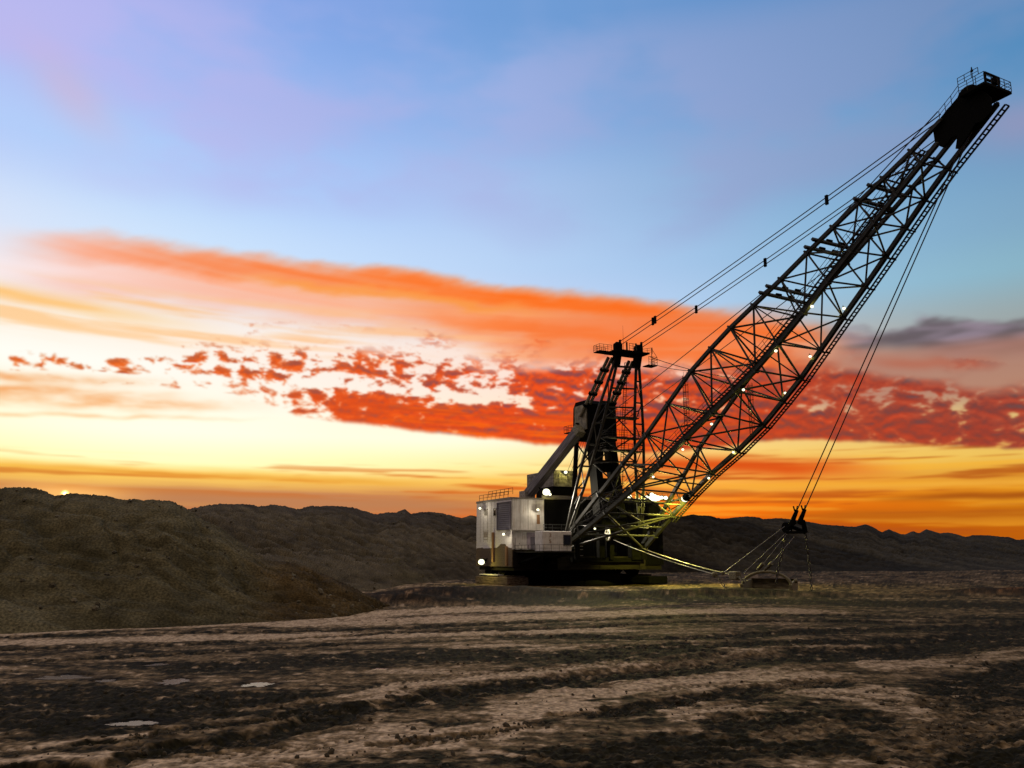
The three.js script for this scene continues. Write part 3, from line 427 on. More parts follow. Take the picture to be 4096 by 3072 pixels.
  part('lower_skirt', extrude(q, 'c', FRONT - 0.45, 0.3), mat.mudShaded);  // mud of the front face, its shade painted in as a near-black colour
}
// operator's cab
{
  const c0 = 6.4, tl = onC(1172, 1147, c0), br = onC(1235, 1191, c0), x0 = tl.x, x1 = br.x, y0 = br.y, y1 = tl.y;
  const cab = part('cab', rounded(x0, x1, y0, y1, 3.6, c0, 0.12), mat.white);
  const w = onC(1225, 1167, c0), win = part('window', box(w.x - 0.72, w.x + 0.72, w.y - 0.85, w.y + 0.85, c0, c0 + 0.04), mat.glass);
  part('frame', ring(w.x - 0.72, w.x + 0.72, w.y - 0.85, w.y + 0.85, 0.1, c0, c0 + 0.1), mat.grey, win);
  const font = await new FontLoader().loadAsync('fonts/droid/droid_sans_bold.typeface.json');
  for (const [ch, x, y] of [['3', 1189, 1155], ['5', 1189, 1168]]) { const p = onC(x, y, c0), g = new TextGeometry(ch, { font, size: 0.6, depth: 0.01, curveSegments: 4 }); g.translate(p.x - 0.25, p.y - 0.4, c0 + 0.002); part('painted_numeral', g, mat.rust, cab); }
  const deck = part('cab_walkway', [box(x0 - 0.4, x1 + 0.2, y0 - 0.18, y0 - 0.05, -3.4, c0 + 0.9)], mat.rail);
  part('handrail', railing([V3(x0 - 0.35, y0 - 0.05, -3.3), V3(x0 - 0.35, y0 - 0.05, c0 + 0.85), V3(x1 + 0.1, y0 - 0.05, c0 + 0.85)], 1.15, 1.4, 0.03), mat.rail, deck);
  part('handrail', railing([V3(x0 + 0.2, y1, c0 - 0.1), V3(x1 - 0.1, y1, c0 - 0.1)], 1.1, 1.6, 0.035), mat.mast, cab);
  part('cab_bracket', [beam(V3(x0 + 0.5, y0 - 0.4, c0 - 0.4), V3(x0 + 0.5, y0 - 2, -3.2), 0.4, 0.4), beam(V3(x1 - 0.6, y0 - 0.4, c0 - 0.4), V3(x1 - 0.6, y0 - 2, -3.2), 0.4, 0.4), box(x0 + 0.3, x1 - 0.3, y0 - 0.6, y0 - 0.19, -3.2, c0 - 0.2)], mat.dark);
  const p = onC(1246.5, 1150, 3.6), e = onC(1246.5, 1190, 3.6); part('boom_foot_post', rounded(p.x - 0.42, p.x + 0.42, e.y - 1.5, p.y, 3.1, 3.9, 0.08), mat.dark);
  for (const y of [1180, 1187, 1200]) { const s = onC(1254, y, 0.9); part('step', box(s.x - 0.6, s.x + 0.5, s.y - 0.06, s.y + 0.04, 0.3, 1.0), mat.bright); }
}
// roof: handrails, upper box, rear platform
{
  const rail = (path, h = 1.15, step = 1.8) => part('handrail', railing(path, h, step, 0.045), mat.rail);
  rail([V3(SIDE + 0.3, 15.75, -17.5), V3(SIDE + 0.3, 15.75, FRONT - 2)]); rail([V3(SIDE + 2.3, 16.6, -17.5), V3(SIDE + 2.3, 16.6, FRONT - 4)]);
  const bx = onC(1195, 1015, -9), b2 = onC(1248, 1016, -9), bb = onC(1195, 1054, -9);
  const room = part('roof_room', [rounded(bx.x, b2.x, bx.y - 3.2, bx.y, -20, -9, 0.1)], mat.grey); part('room_wall', box(bx.x + 0.02, b2.x - 0.02, 15.7, bx.y - 3.2, -16, -9.2), mat.dark, room);
  for (let k = 0; k < 7; k++) part('wall_rib', box(bx.x - 0.06, bx.x - 0.005, bx.y - 3.1, bx.y - 0.1, -19.6 + k * 1.6, -19.5 + k * 1.6), mat.grey, room);
  part('handrail', railing([V3(bx.x + 0.3, bx.y - 1.9, -8.6), V3(b2.x, bx.y - 1.9, -8.6)], 1.1, 1.5, 0.03), mat.rail, room);
  const g0 = onC(1412, 1077, -4), g1 = onC(1491, 1079, -4);
  const gang = part('roof_gangway', [box(g0.x - 1, g1.x, g0.y - 0.25, g0.y - 0.05, -5, -3.7)], mat.dark); part('handrail', railing([V3(g0.x - 1, g0.y - 0.05, -3.75), V3(g1.x, g0.y - 0.05, -3.75)], 1.15, 1.5, 0.035), mat.rail, gang);
  part('support', [bar(V3(16.9, g0.y - 3.5, -4.4), V3(g1.x - 0.5, g0.y - 0.2, -4.4), 0.1), bar(V3(16.9, g0.y - 5, -4.4), V3(19.5, g0.y - 0.2, -4.4), 0.1)], mat.dark, gang);
  rail([V3(3.2, 15.9, FRONT - 0.6), V3(15, 15.9, FRONT - 0.6)]);
}

// ---- boom: four bent chords and their bracing
const FOOT = V3(0, 5.87, 0), TIP = onA(2101, 214, 0), BL = TIP.clone().sub(FOOT).length(), BD = TIP.clone().sub(FOOT).normalize(), BN = V3(1, 0, 0).cross(BD).multiplyScalar(-1); if (BN.y < 0) BN.negate();
const halfW = (s) => curve([[0, 9.1], [0.3, 5], [0.75, 3.6], [1, 1.6]], s);
const OFF = { TL: [[0, 0.4], [0.25, 3.4], [0.46, 4.9], [0.55, 4.4], [0.7, 2.3], [0.93, 0.1], [1, 0]], TR: [[0, 0.4], [0.2, 1.1], [0.42, 2.6], [0.56, 3.0], [0.7, 2.2], [0.93, 0.1], [1, 0]], BL: [[0, -0.2], [0.19, -1.7], [0.42, -3], [0.55, -4.3], [0.66, -4.2], [0.93, -2.3], [1, -2]], BR: [[0, -0.2], [0.21, -2.1], [0.39, -4.5], [0.46, -5], [0.556, -4.8], [0.68, -3.5], [0.9, -1.5], [0.95, -1.45], [1.03, -1.3]] };
const halfB = (s) => curve([[0, 9.1], [0.3, 5], [0.75, 3.6], [1, 2.2]], s);
const boomPt = (ch, s, da = 0, dn = 0) => FOOT.clone().addScaledVector(BD, s * BL).addScaledVector(BN, curve(OFF[ch], s) + dn).add(V3((ch[1] === 'L' ? -1 : 1) * (ch[0] === 'B' ? halfB(s) : halfW(s)) + da, 0, 0));
const NODES = [0.075, 0.155, 0.235, 0.31, 0.385, 0.458, 0.515, 0.565, 0.62, 0.68, 0.735, 0.785, 0.83, 0.873, 0.918];
{
  for (const ch of ['TL', 'TR', 'BL', 'BR']) {
    const st = [0.0, ...NODES, ...(ch === 'BR' ? [0.96, 1.008] : [ch === 'BL' ? 0.945 : 0.965])], big = ch[0] === 'T' ? 0.54 : 0.6, gs = [];
    for (let i = 0; i < st.length - 1; i++) { const p = boomPt(ch, st[i]), q = boomPt(ch, st[i + 1]), k = mix(1, 0.72, i / st.length); gs.push(beam(p, q, big * k, big * k * 1.1), ball(q, 0.34 * k, 8)); }
    part('boom_chord', gs, mat.boom);
    for (const s of [...NODES]) { const p = boomPt(ch, s); part('splice_flange', beam(p.clone().addScaledVector(BD, -0.12), p.clone().addScaledVector(BD, 0.12), big * 1.3, big * 1.5), mat.boom); }
  }
  const br = (p, q, r = 0.15) => part('boom_brace', bar(p, q, r, r, 7), mat.brace);
  NODES.forEach((s, i) => {
    const k = i < 8 ? 0.15 : 0.125; br(boomPt('TL', s), boomPt('TR', s), k); br(boomPt('BL', s), boomPt('BR', s), k);
    br(boomPt('TL', s), boomPt('BL', s), k); br(boomPt('TR', s), boomPt('BR', s), k);
    if (i + 1 < NODES.length) { const n = NODES[i + 1], e = i % 2; 
      br(boomPt(e ? 'TL' : 'TR', s), boomPt(e ? 'TR' : 'TL', n), k); br(boomPt(e ? 'BR' : 'BL', s), boomPt(e ? 'BL' : 'BR', n), k);
      br(boomPt(e ? 'BL' : 'TL', s), boomPt(e ? 'TL' : 'BL', n), k); br(boomPt(e ? 'TR' : 'BR', s), boomPt(e ? 'BR' : 'TR', n), k); if (i < 9 && i > 1) br(boomPt(e ? 'TL' : 'BR', s), boomPt(e ? 'BR' : 'TL', s), k * 0.7); }
  });
  // foot bracing between the two legs of the boom
  br(boomPt('BL', 0.01), boomPt('BR', 0.155), 0.24); br(boomPt('BR', 0.02), boomPt('BL', 0.155), 0.2); br(boomPt('BL', 0.04), boomPt('TL', 0.075), 0.14); br(boomPt('TR', 0.04), boomPt('BR', 0.09), 0.14); br(boomPt('TR', 0.0), boomPt('BR', 0.05), 0.12);
  for (const s of [0.03, 0.05, 0.11, 0.195]) { br(boomPt('TR', s), boomPt('BR', s), 0.1); br(boomPt('TL', s), boomPt('BL', s), 0.1); }
  for (const s of [0.11, 0.195, 0.27]) { br(boomPt('BL', s), boomPt('BR', s), 0.12); }
  for (const sgn of [-1, 1]) part('boom_foot', [bar(V3(sgn * 9.1 - 0.9, 5.87, 0), V3(sgn * 9.1 + 0.9, 5.87, 0), 0.75, 0.75, 16), box(sgn * 9.1 - 0.5, sgn * 9.1 + 0.5, 3.9, 5.9, -1.4, 0.5)], mat.mast);
  // heavy cross beams that carry the rope rollers
  for (const s of [0.645, 0.66, 0.742, 0.757, 0.833, 0.857]) { const p = boomPt('TL', s, -0.75, 0.4), q = boomPt('TR', s, 0.75, 0.4), cb = part('cross_beam', beam(p, q, 0.36, 0.42, BD), mat.boom); for (const x of [-1.2, 1.2]) { const c = p.clone().lerp(q, 0.5).add(V3(x, 0.36, 0)); part('rope_roller', bar(c.clone().add(V3(-0.45, 0, 0)), c.clone().add(V3(0.45, 0, 0)), 0.2, 0.2, 10), mat.dark, cb); } }
  // walkways: under the outer chord and along the inner one
  const walk = (ch, s0, s1, da, dn, railA) => {
    const stations = [s0, ...NODES.filter((s) => s > s0 && s < s1), s1], rails = [], rungs = [], hand = [];
    for (let i = 0; i < stations.length - 1; i++) for (const o of [-0.35, 0.35]) rails.push(beam(boomPt(ch, stations[i], da + o, dn), boomPt(ch, stations[i + 1], da + o, dn), 0.1, 0.22));
    const n = Math.round(((s1 - s0) * BL) / 0.62); for (let k = 0; k <= n; k++) { const s = mix(s0, s1, k / n); rungs.push(beam(boomPt(ch, s, da - 0.35, dn), boomPt(ch, s, da + 0.35, dn), 0.16, 0.05, BD)); }
    for (const o of railA) { for (let i = 0; i < stations.length - 1; i++) for (const h of [0.55, 1.1]) hand.push(bar(boomPt(ch, stations[i], da + o, dn + h), boomPt(ch, stations[i + 1], da + o, dn + h), 0.035, 0.035, 5)); const m = Math.round(((s1 - s0) * BL) / 1.8); for (let k = 0; k <= m; k++) { const s = mix(s0, s1, k / m); hand.push(bar(boomPt(ch, s, da + o, dn), boomPt(ch, s, da + o, dn + 1.1), 0.035, 0.035, 5)); } }
    const w = part('walkway', rails, mat.rail); const tr = part('tread', rungs, mat.rail, w); tr.userData.kind = 'stuff'; if (hand.length) part('handrail', hand, mat.rail, w);
    return w;
  };
  walk('BR', 0.14, 1.012, 0.85, -0.5, []); walk('BL', 0.11, 0.93, -0.2, 0.75, [-0.42]); 
  for (const s of NODES.slice(1)) part('walkway_bracket', beam(boomPt('BR', s, 0, -0.35), boomPt('BR', s, 1.55, -0.4), 0.14, 0.16, BD), mat.rail);
  // caged ladders hanging inside the boom
  for (const [x, ya, yb, a] of [[1477, 812, 931, -4.75], [1617, 835, 948, 4.4]]) { const t = onA(x, ya, a), b = V3(a, onA(x, yb, a).y, t.z), bars = []; for (const o of [-0.25, 0.25]) bars.push(bar(t.clone().add(V3(o, 0, 0)), b.clone().add(V3(o, 0, 0)), 0.05)); for (let y = b.y; y < t.y; y += 0.33) bars.push(bar(V3(a - 0.25, y, t.z), V3(a + 0.25, y, t.z), 0.025, 0.025, 5)); const lad = part('ladder', bars, mat.rail), cage = []; for (let y = b.y + 1.5; y < t.y + 0.5; y += 1.1) { const h = new THREE.TorusGeometry(0.42, 0.035, 5, 14); h.rotateX(Math.PI / 2); h.translate(a, y, t.z + 0.3); cage.push(h); } for (const o of [-0.4, 0, 0.4]) cage.push(bar(V3(a + o, b.y + 1.5, t.z + 0.68 - Math.abs(o) * 0.6), V3(a + o, t.y + 0.5, t.z + 0.68 - Math.abs(o) * 0.6), 0.025, 0.025, 5)); part('ladder_cage', cage, mat.rail, lad); }
}
// ---- boom head: side plates, sheaves, platform, hoist frame
{
  const hp = (x, y, a) => { const p = onA(1971 + 0.16274 * x, 140.4 + 0.16274 * y, a); return [p.z, p.y]; };
  const outline = [[270, 850], [380, 690], [520, 520], [680, 335], [930, 335], [1045, 440], [1040, 620], [930, 735], [830, 775], [770, 880], [690, 1000], [620, 1110], [570, 1110], [585, 1010], [590, 935], [510, 965], [470, 1030], [390, 1090], [300, 1050]];
  for (const a of [-1.75, 1.55]) part('head_plate', extrude(outline.map(([x, y]) => hp(x, y, a)), 'a', a, 0.2), mat.dark);
  for (const [x, y, r] of [[800, 640, 2.0], [600, 720, 1.9], [760, 430, 1.35], [880, 420, 1.2]]) for (const a of [-0.9, 0.7]) { const [c, b] = hp(x, y, a); const pr = [[r - 0.45, -0.28], [r, -0.28], [r - 0.12, -0.1], [r - 0.12, 0.1], [r, 0.28], [r - 0.45, 0.28], [0.3, 0.12], [0.3, -0.12], [r - 0.45, -0.28]].map(([X, Y]) => new THREE.Vector2(X, Y)); const g = new THREE.LatheGeometry(pr, 36); g.rotateZ(Math.PI / 2); g.translate(a, b, c); part('sheave', g, mat.dark); }
  const [, yd] = hp(700, 345, -1.8), d0 = hp(690, 345, -1.9), d1 = hp(1290, 415, 1.9), b = (d0[1] + d1[1]) / 2 , cA = d0[0] - 0.2, cB = d1[0] + 0.2;
  const deck = part('head_platform', [box(-2.6, 2.05, b - 0.3, b, cA, cB)], mat.dark);
  part('handrail', railing([V3(-2.6, b, cA), V3(-2.6, b, cB), V3(2.05, b, cB), V3(2.05, b, cA)], 1.15, 1.1, 0.04, 2), mat.rail, deck);
  part('upper_handrail', railing([V3(-2.6, b + 1.15, cA), V3(-2.6, b + 1.15, cA + 2.4)], 0.8, 0.9, 0.04, 1), mat.rail, deck);
  const bk = bar(V3(-2.4, b, cA + 1.6), V3(-2.4, b + 2.0, cA + 1.6), 0.04); part('beacon', [bk, ball(V3(-2.4, b + 2.05, cA + 1.6), 0.16), bar(V3(-2.4, b + 2.1, cA + 1.6), V3(-2.4, b + 2.5, cA + 1.6), 0.1, 0.05)], mat.dark, deck);
  const f0 = onA(1971 + 0.16274 * 938, 140.4 + 0.16274 * 128, 0), f1 = onA(1971 + 0.16274 * 1148, 140.4 + 0.16274 * 165, 0), za = f0.z, y = (f0.y + f1.y) / 2;
  const P0 = V3(-1.15, 57.35, 81.5), P1 = V3(1.2, 57.35, 81.5); // frame legs, in view across the platform
  const fr = part('hoist_frame', [beam(V3(P0.x, b, P0.z), P0, 0.2, 0.2), beam(V3(P1.x, b, P1.z), P1, 0.2, 0.2), beam(P0, P1, 0.2, 0.2, V3(0, 0, 1)), beam(V3(P0.x, 56.55, P0.z), V3(P1.x, 56.55, P1.z), 0.2, 0.22, V3(0, 0, 1))], mat.dark);
  const m = P1.clone().lerp(P0, 0.22); part('chain_hoist', [rounded(m.x - 0.35, m.x + 0.35, m.y - 0.95, m.y - 0.12, m.z - 0.35, m.z + 0.35, 0.08), bar(V3(m.x, b + 0.9, m.z), V3(m.x, m.y - 0.9, m.z), 0.04)], mat.dark, fr);
  // stair rail coming down the back of the head
  const r0 = onA(2034, 240, -2), r1 = onA(2078, 188, -2); part('handrail', railing([onA(2030, 258, -2.1), onA(2056, 226, -2.1), V3(-2.6, b, cA)], 1.1, 1.0, 0.04), mat.rail);
}
// ---- mast (two pairs of bowed legs), its platform, ladder and bracing
const MTOP = [V3(-2.3, 40.1, 10.8), V3(2.2, 40.3, 10.8)], MFOOT = [V3(-7.6, 9.6, 1.6), V3(8.7, 10.5, 1.2)];
{
  const legPt = (i, t, o) => MFOOT[i].clone().lerp(MTOP[i], t).add(V3(o * (0.25 + 0.75 * Math.sin(Math.PI * Math.min(1, t * 1.02))), 0, 0));
  for (const i of [0, 1]) {
    for (const o of [-1, 1]) { const gs = []; for (let k = 0; k < 8; k++) gs.push(bar(legPt(i, k / 8, o), legPt(i, (k + 1) / 8, o), 0.27, 0.27, 12)); part('mast_leg', gs, mat.mast); }
    for (let k = 1; k < 8; k++) { part('mast_brace', bar(legPt(i, k / 8, -1), legPt(i, k / 8, 1), 0.16), mat.mast); part('mast_brace', bar(legPt(i, k / 8, k % 2 ? -1 : 1), legPt(i, (k + 1) / 8, k % 2 ? 1 : -1), 0.09), mat.mast); }
    part('mast_head', [beam(MTOP[i].clone().add(V3(0, -1.2, -0.4)), MTOP[i].clone().add(V3(0, 1.7, 0.5)), 1.1, 1.2), rounded(MTOP[i].x - 0.75, MTOP[i].x + 0.7, 41.4, 42.9, 10.5, 11.9, 0.4)], mat.dark);
    const g = new THREE.CylinderGeometry(0.95, 0.95, 0.7, 24); g.rotateZ(Math.PI / 2); g.translate(MTOP[i].x, 42.1, 11.2); part('mast_sheave', g, mat.dark);
  }
  for (const t of [0.955, 0.83, 0.72, 0.66, 0.47, 0.4]) part('mast_cross_beam', beam(legPt(0, t, 1), legPt(1, t, -1), 0.28, t > 0.9 ? 0.5 : 0.3, V3(0, 1, 0)), mat.mast);
  for (const [t0, t1] of [[0.72, 0.55], [0.55, 0.4], [0.4, 0.15]]) { part('mast_brace', bar(legPt(0, t0, 1), legPt(1, t1, -1), 0.13), mat.mast); part('mast_brace', bar(legPt(1, t0, -1), legPt(0, t1, 1), 0.13), mat.mast); }
  const deck = part('mast_platform', [box(-3.6, 3.7, 41.15, 41.4, 8.6, 12.6), box(-6.2, -3.4, 41.0, 41.15, 9.2, 11.2), box(3.6, 5.6, 39.2, 39.35, 10.4, 12.2)], mat.dark);
  part('handrail', [...railing([V3(-3.6, 41.15, 11.2), V3(-6.2, 41.15, 11.2), V3(-6.2, 41.15, 9.2), V3(-3.6, 41.15, 9.2)], 1.15, 0.9, 0.04, 2), ...railing([V3(-0.7, 41.4, 12.5), V3(0.9, 41.4, 12.5)], 1.3, 0.8, 0.05, 2), ...railing([V3(3.6, 41.4, 10.4), V3(4.6, 41.4, 12.2)], 1.15, 0.9, 0.04, 2), ...railing([V3(3.7, 39.35, 12.2), V3(5.6, 39.35, 12.2), V3(5.6, 39.35, 10.4)], 1.5, 1, 0.04, 2), bar(V3(5.6, 40.8, 12.2), V3(4.4, 42.4, 12.2), 0.04), bar(V3(4.4, 39.3, 12.2), V3(4.4, 42.5, 12.2), 0.07)], mat.rail, deck);
  for (const x of [-0.9, 1.1]) part('post', box(x - 0.12, x + 0.12, 41.4, 43.0, 11.9, 12.1), mat.dark, deck);
  part('aerial', bar(V3(-1.3, 41.4, 11.5), V3(-1.3, 46.2, 11.5), 0.035, 0.015), mat.rail, deck);
  // ladder with cage up the mast and mid platforms
  const lad = [], cage = [], L0 = V3(2.6, 12, 3.2), L1 = V3(-0.2, 39.5, 10.6);
  for (const o of [-0.3, 0.3]) lad.push(bar(L0.clone().add(V3(o, 0, 0)), L1.clone().add(V3(o, 0, 0)), 0.06)); for (let k = 0; k <= 70; k++) { const p = L0.clone().lerp(L1, k / 70); lad.push(bar(p.clone().add(V3(-0.3, 0, 0)), p.clone().add(V3(0.3, 0, 0)), 0.03, 0.03, 5)); if (k % 3 === 1) { const h = new THREE.TorusGeometry(0.45, 0.035, 5, 14); h.rotateX(Math.PI / 2); h.translate(p.x, p.y, p.z + 0.35); cage.push(h); } }
  const ld = part('ladder', lad, mat.rail); part('ladder_cage', cage, mat.rail, ld);
  for (const [t, x0, x1] of [[0.66, -1.4, 3.4], [0.545, -2.6, 4.6], [0.47, -2.8, 5.4]]) { const p = MFOOT[0].clone().lerp(MTOP[0], t), pl = part('mid_platform', box(x0, x1, p.y, p.y + 0.18, p.z - 0.5, p.z + 1.4), mat.rail); part('handrail', railing([V3(x0, p.y + 0.18, p.z - 0.5), V3(x0, p.y + 0.18, p.z + 1.4), V3(x1, p.y + 0.18, p.z + 1.4), V3(x1, p.y + 0.18, p.z - 0.5)], 1.2, 0.8, 0.04, 2), mat.rail, pl); }
}
// ---- gantry tower, rear leg and the stays between gantry and mast
{
  const hT = onA(1283, 869, 0), tower = (y) => mix(0, 1, 0);
  const headP = [[-2.6, 33.0], [-2.9, 27.9], [-0.6, 26.4], [3.2, 26.4], [3.0, 33.2], [2.0, 34.0], [-1.8, 34.1]].map(([c, b]) => [c - 0.6, b]);
  part('gantry_head', [extrude(headP, 'a', -3.1, 6.0)], mat.dark);
  for (const a of [-3.25, 3.0]) part('head_cheek', rounded(a - 0.12, a + 0.15, 28.4, 33.2, -2.4, 1.8, 0.05), a < 0 ? mat.link : mat.dark);
  for (const a of [-1, 1]) part('gantry_leg', [beam(V3(a * 1.8, 27, 1.4), V3(a * 2.1, 12, 3.9), 1.35, 2.4)], mat.dark);
  for (const [y0, y1] of [[24.6, 27], [20.6, 22.6], [16.5, 19.2], [12.2, 14.6]]) { const f = (y) => mix(3.9, 1.4, (y - 12) / 15); part('gantry_plate', beam(V3(0, y0, f(y0)), V3(0, y1, f(y1)), 3.0, 1.2), mat.dark); }
  for (const a of [-3.4]) part('gantry_back_leg', beam(V3(a, 30, -1.2), V3(a - 0.3, 15.8, -2.6), 0.6, 0.7), mat.dark);
  part('gantry_back_leg', beam(V3(2.8, 30, -1.6), V3(3.4, 15.8, -6), 0.7, 0.8), mat.dark);
  part('gantry_brace', [bar(V3(-3.4, 26, -1.6), V3(-1.9, 21, 2.2), 0.14), bar(V3(-3.5, 21, -2.1), V3(-1.9, 25, 1.6), 0.14), bar(V3(-3.6, 17, -2.5), V3(-1.9, 21, 2.2), 0.14)], mat.dark);
  // big box-section back leg down to the roof
  const t = onA(1252, 928, -4.6), b = onA(1139, 1071, -8.4), leg = part('rear_leg', [beam(t, b, 1.5, 1.7)], mat.leg); part('leg_cap', beam(t.clone().lerp(b, -0.015), t.clone().lerp(b, 0.05), 1.7, 1.9), mat.link, leg); part('leg_shoe', box(b.x - 1.1, b.x + 1.1, 15.7, b.y + 0.9, b.z - 1.3, b.z + 1.2), mat.grey, leg);
  const pl = part('side_platform', box(-5.6, -3.1, 27.9, 28.05, -2.6, 0), mat.dark); part('handrail', railing([V3(-3.2, 28.05, 0), V3(-5.6, 28.05, 0), V3(-5.6, 28.05, -2.6), V3(-3.2, 28.05, -2.6)], 1.2, 0.9, 0.04, 1), mat.rail, pl);
  const links = (p, q, sep) => { for (const o of [-sep, sep]) { const k = part('stay_bar', bar(p.clone().add(V3(o, 0, 0)), q.clone().add(V3(o, 0, 0)), 0.31, 0.31, 12), mat.link); for (let i = 1; i < 5; i++) { const c = p.clone().lerp(q, i / 5).add(V3(o, 0, 0)), d = q.clone().sub(p).normalize(); part('coupling', bar(c.clone().addScaledVector(d, -0.22), c.clone().addScaledVector(d, 0.22), 0.5, 0.5, 12), mat.dark, k); } } };
  links(V3(-2.9, 40.4, 9.6), onA(1257, 900, -3.2), 0.42); links(V3(1.6, 40.2, 9.6), onA(1313, 892, 2.4), 0.42);
  part('hoist_wire', [0, 1, 2, 3].map((k) => bar(onA(1256 + k * 3.4 + 4, 935, -3.4), onC(1226 + k * 8, 1018, -10), 0.045, 0.045, 5)), mat.rope);
  part('reeving_drum', [bar(V3(-1.2, 16.8, 2.4), V3(1.2, 16.8, 2.4), 1.0, 1.0, 20), bar(V3(-1.4, 16.8, 2.4), V3(-1.2, 16.8, 2.4), 1.3, 1.3, 20)], mat.rust);
}
// ---- ropes
const HL = onA(2032, 247, -1.8), HR = HL.clone().add(V3(3.6, 0, 0));
{
  const stay = (p, q, spacers) => { for (const o of [0, -0.75]) part('suspension_rope', rope(p.clone().add(V3(0, o, 0)), q.clone().add(V3(0, o * 0.8, 0)), 0.075, 0.35, 10), mat.rope); for (const t of spacers) { const c = p.clone().lerp(q, t); c.y -= 4 * 0.35 * t * (1 - t); part('rope_spacer', rounded(c.x - 0.14, c.x + 0.14, c.y - 1.05, c.y + 0.3, c.z - 0.22, c.z + 0.22, 0.05), mat.dark); } };
  stay(V3(-2.2, 43.0, 11.5), HL, [0.004, 0.155, 0.165, 0.74]); stay(V3(2.3, 43.0, 11.5), HR, [0.008, 0.25, 0.5]);
  // hoist ropes: gantry to the rollers on the boom, along the boom to the head
  for (const [a, ch] of [[-2.2, 'TL'], [2.4, 'TR']]) { const s = boomPt(ch, 0.7, a < 0 ? 1.2 : -1.2, 0.9); part('hoist_rope', [...rope(V3(a, 28.5, 0.8), s, 0.07, 0.2, 6), ...rope(s, boomPt(ch, 0.97, 0, 1.2), 0.07)], mat.rope); }
  // guy lines from mast to boom
  part('guy_line', rope(onC(1404, 771, 11.5), boomPt('TR', 0.475), 0.06, 0.5, 6), mat.rope); part('guy_line', rope(onC(1404, 784, 11.5), boomPt('TL', 0.46), 0.06, 0.3, 6), mat.rope);
}
const SOCK = [onA(1720, 1106, -0.6), onA(1737, 1104, 0.6)];
{
  const top = [onA(2098, 300, -0.8), onA(2112, 300, 0.8)];
  SOCK.forEach((s, i) => { const up = i ? onA(2060, 372, 0.8) : onA(2037, 404, -0.8), dir = up.clone().sub(s).normalize(); part('hoist_rope', rope(s, s.clone().addScaledVector(dir, up.distanceTo(s) * 1.16), 0.075, 0, 1), mat.rope); });
  const A = onC(1325, 1166, 3), B = onC(1387, 1184, 3), a1 = onA(1545, 1241, -1.6), b1 = onA(1592, 1244, 1.6);
  part('drag_rope', rope(A, a1, 0.062, 0.35, 8), mat.bright); part('drag_rope', rope(B, b1, 0.062, 0.35, 8), mat.bright);
}
// ---- fairlead in the middle of the front
{
  const c = onC(1313, 1155, 2.6), rim = new THREE.TorusGeometry(0.98, 0.17, 8, 30), gs = [rim]; for (let k = 0; k < 5; k++) { const a = k * 1.2566 + 0.3; gs.push(bar(V3(0, 0, 0), V3(Math.cos(a) * 0.95, Math.sin(a) * 0.95, 0), 0.09)); } gs.push(bar(V3(0, 0, -0.2), V3(0, 0, 0.2), 0.25));
  const g = mergeGeometries(gs.map((q) => q.toNonIndexed())); g.rotateY(Math.PI / 2); g.rotateY(-0.15); g.translate(c.x, c.y, c.z); part('fairlead_sheave', g, M([0.5, 0.5, 0.42], 0.5));
  part('fairlead_frame', [box(c.x + 0.4, c.x + 1.3, 4.6, c.y + 1.6, 1.2, 2.6), box(c.x - 1.6, c.x - 0.5, 4.6, c.y + 0.4, 1.2, 2.2), box(5.6, 8.8, 4.6, 7.6, 1.2, 2.6), box(-7, 8, 4.2, 5, 1.2, 2.2)], mat.dark);
}
// ---- floodlights: each lamp glows and lights its surroundings
function lamp(p, r, cd, dir, spot = 0, color = 0xf0e070) {
  const d = dir.clone().normalize(), base = p.clone().addScaledVector(d, -r * 0.9);
  const f = part('floodlight', [bar(base.clone().addScaledVector(d, -r * 0.9), base.clone().addScaledVector(d, r * 0.35), r * 0.45, r * 1.02, 12), bar(base.clone().addScaledVector(d, -r * 0.9), base.clone().addScaledVector(d, -r * 1.5).add(V3(0, r * 0.6, 0)), r * 0.15)], mat.dark);
  const g = new THREE.SphereGeometry(r, 14, 10); g.scale(1, 0.85, 1); g.translate(p.x, p.y, p.z); const l = part('lamp_lens', g, mat.lens, f); l.castShadow = false;
  if (cd > 0) { const li = spot ? new THREE.SpotLight(color, cd, 0, spot, 0.5) : new THREE.PointLight(color, cd); const q = p.clone().addScaledVector(d, r + 0.12); li.position.copy(q); li.castShadow = true; li.shadow.radius = 6; li.name = 'floodlight_glow'; machine.add(li); if (spot) { li.target.position.copy(q).add(d); machine.add(li.target); } }
}
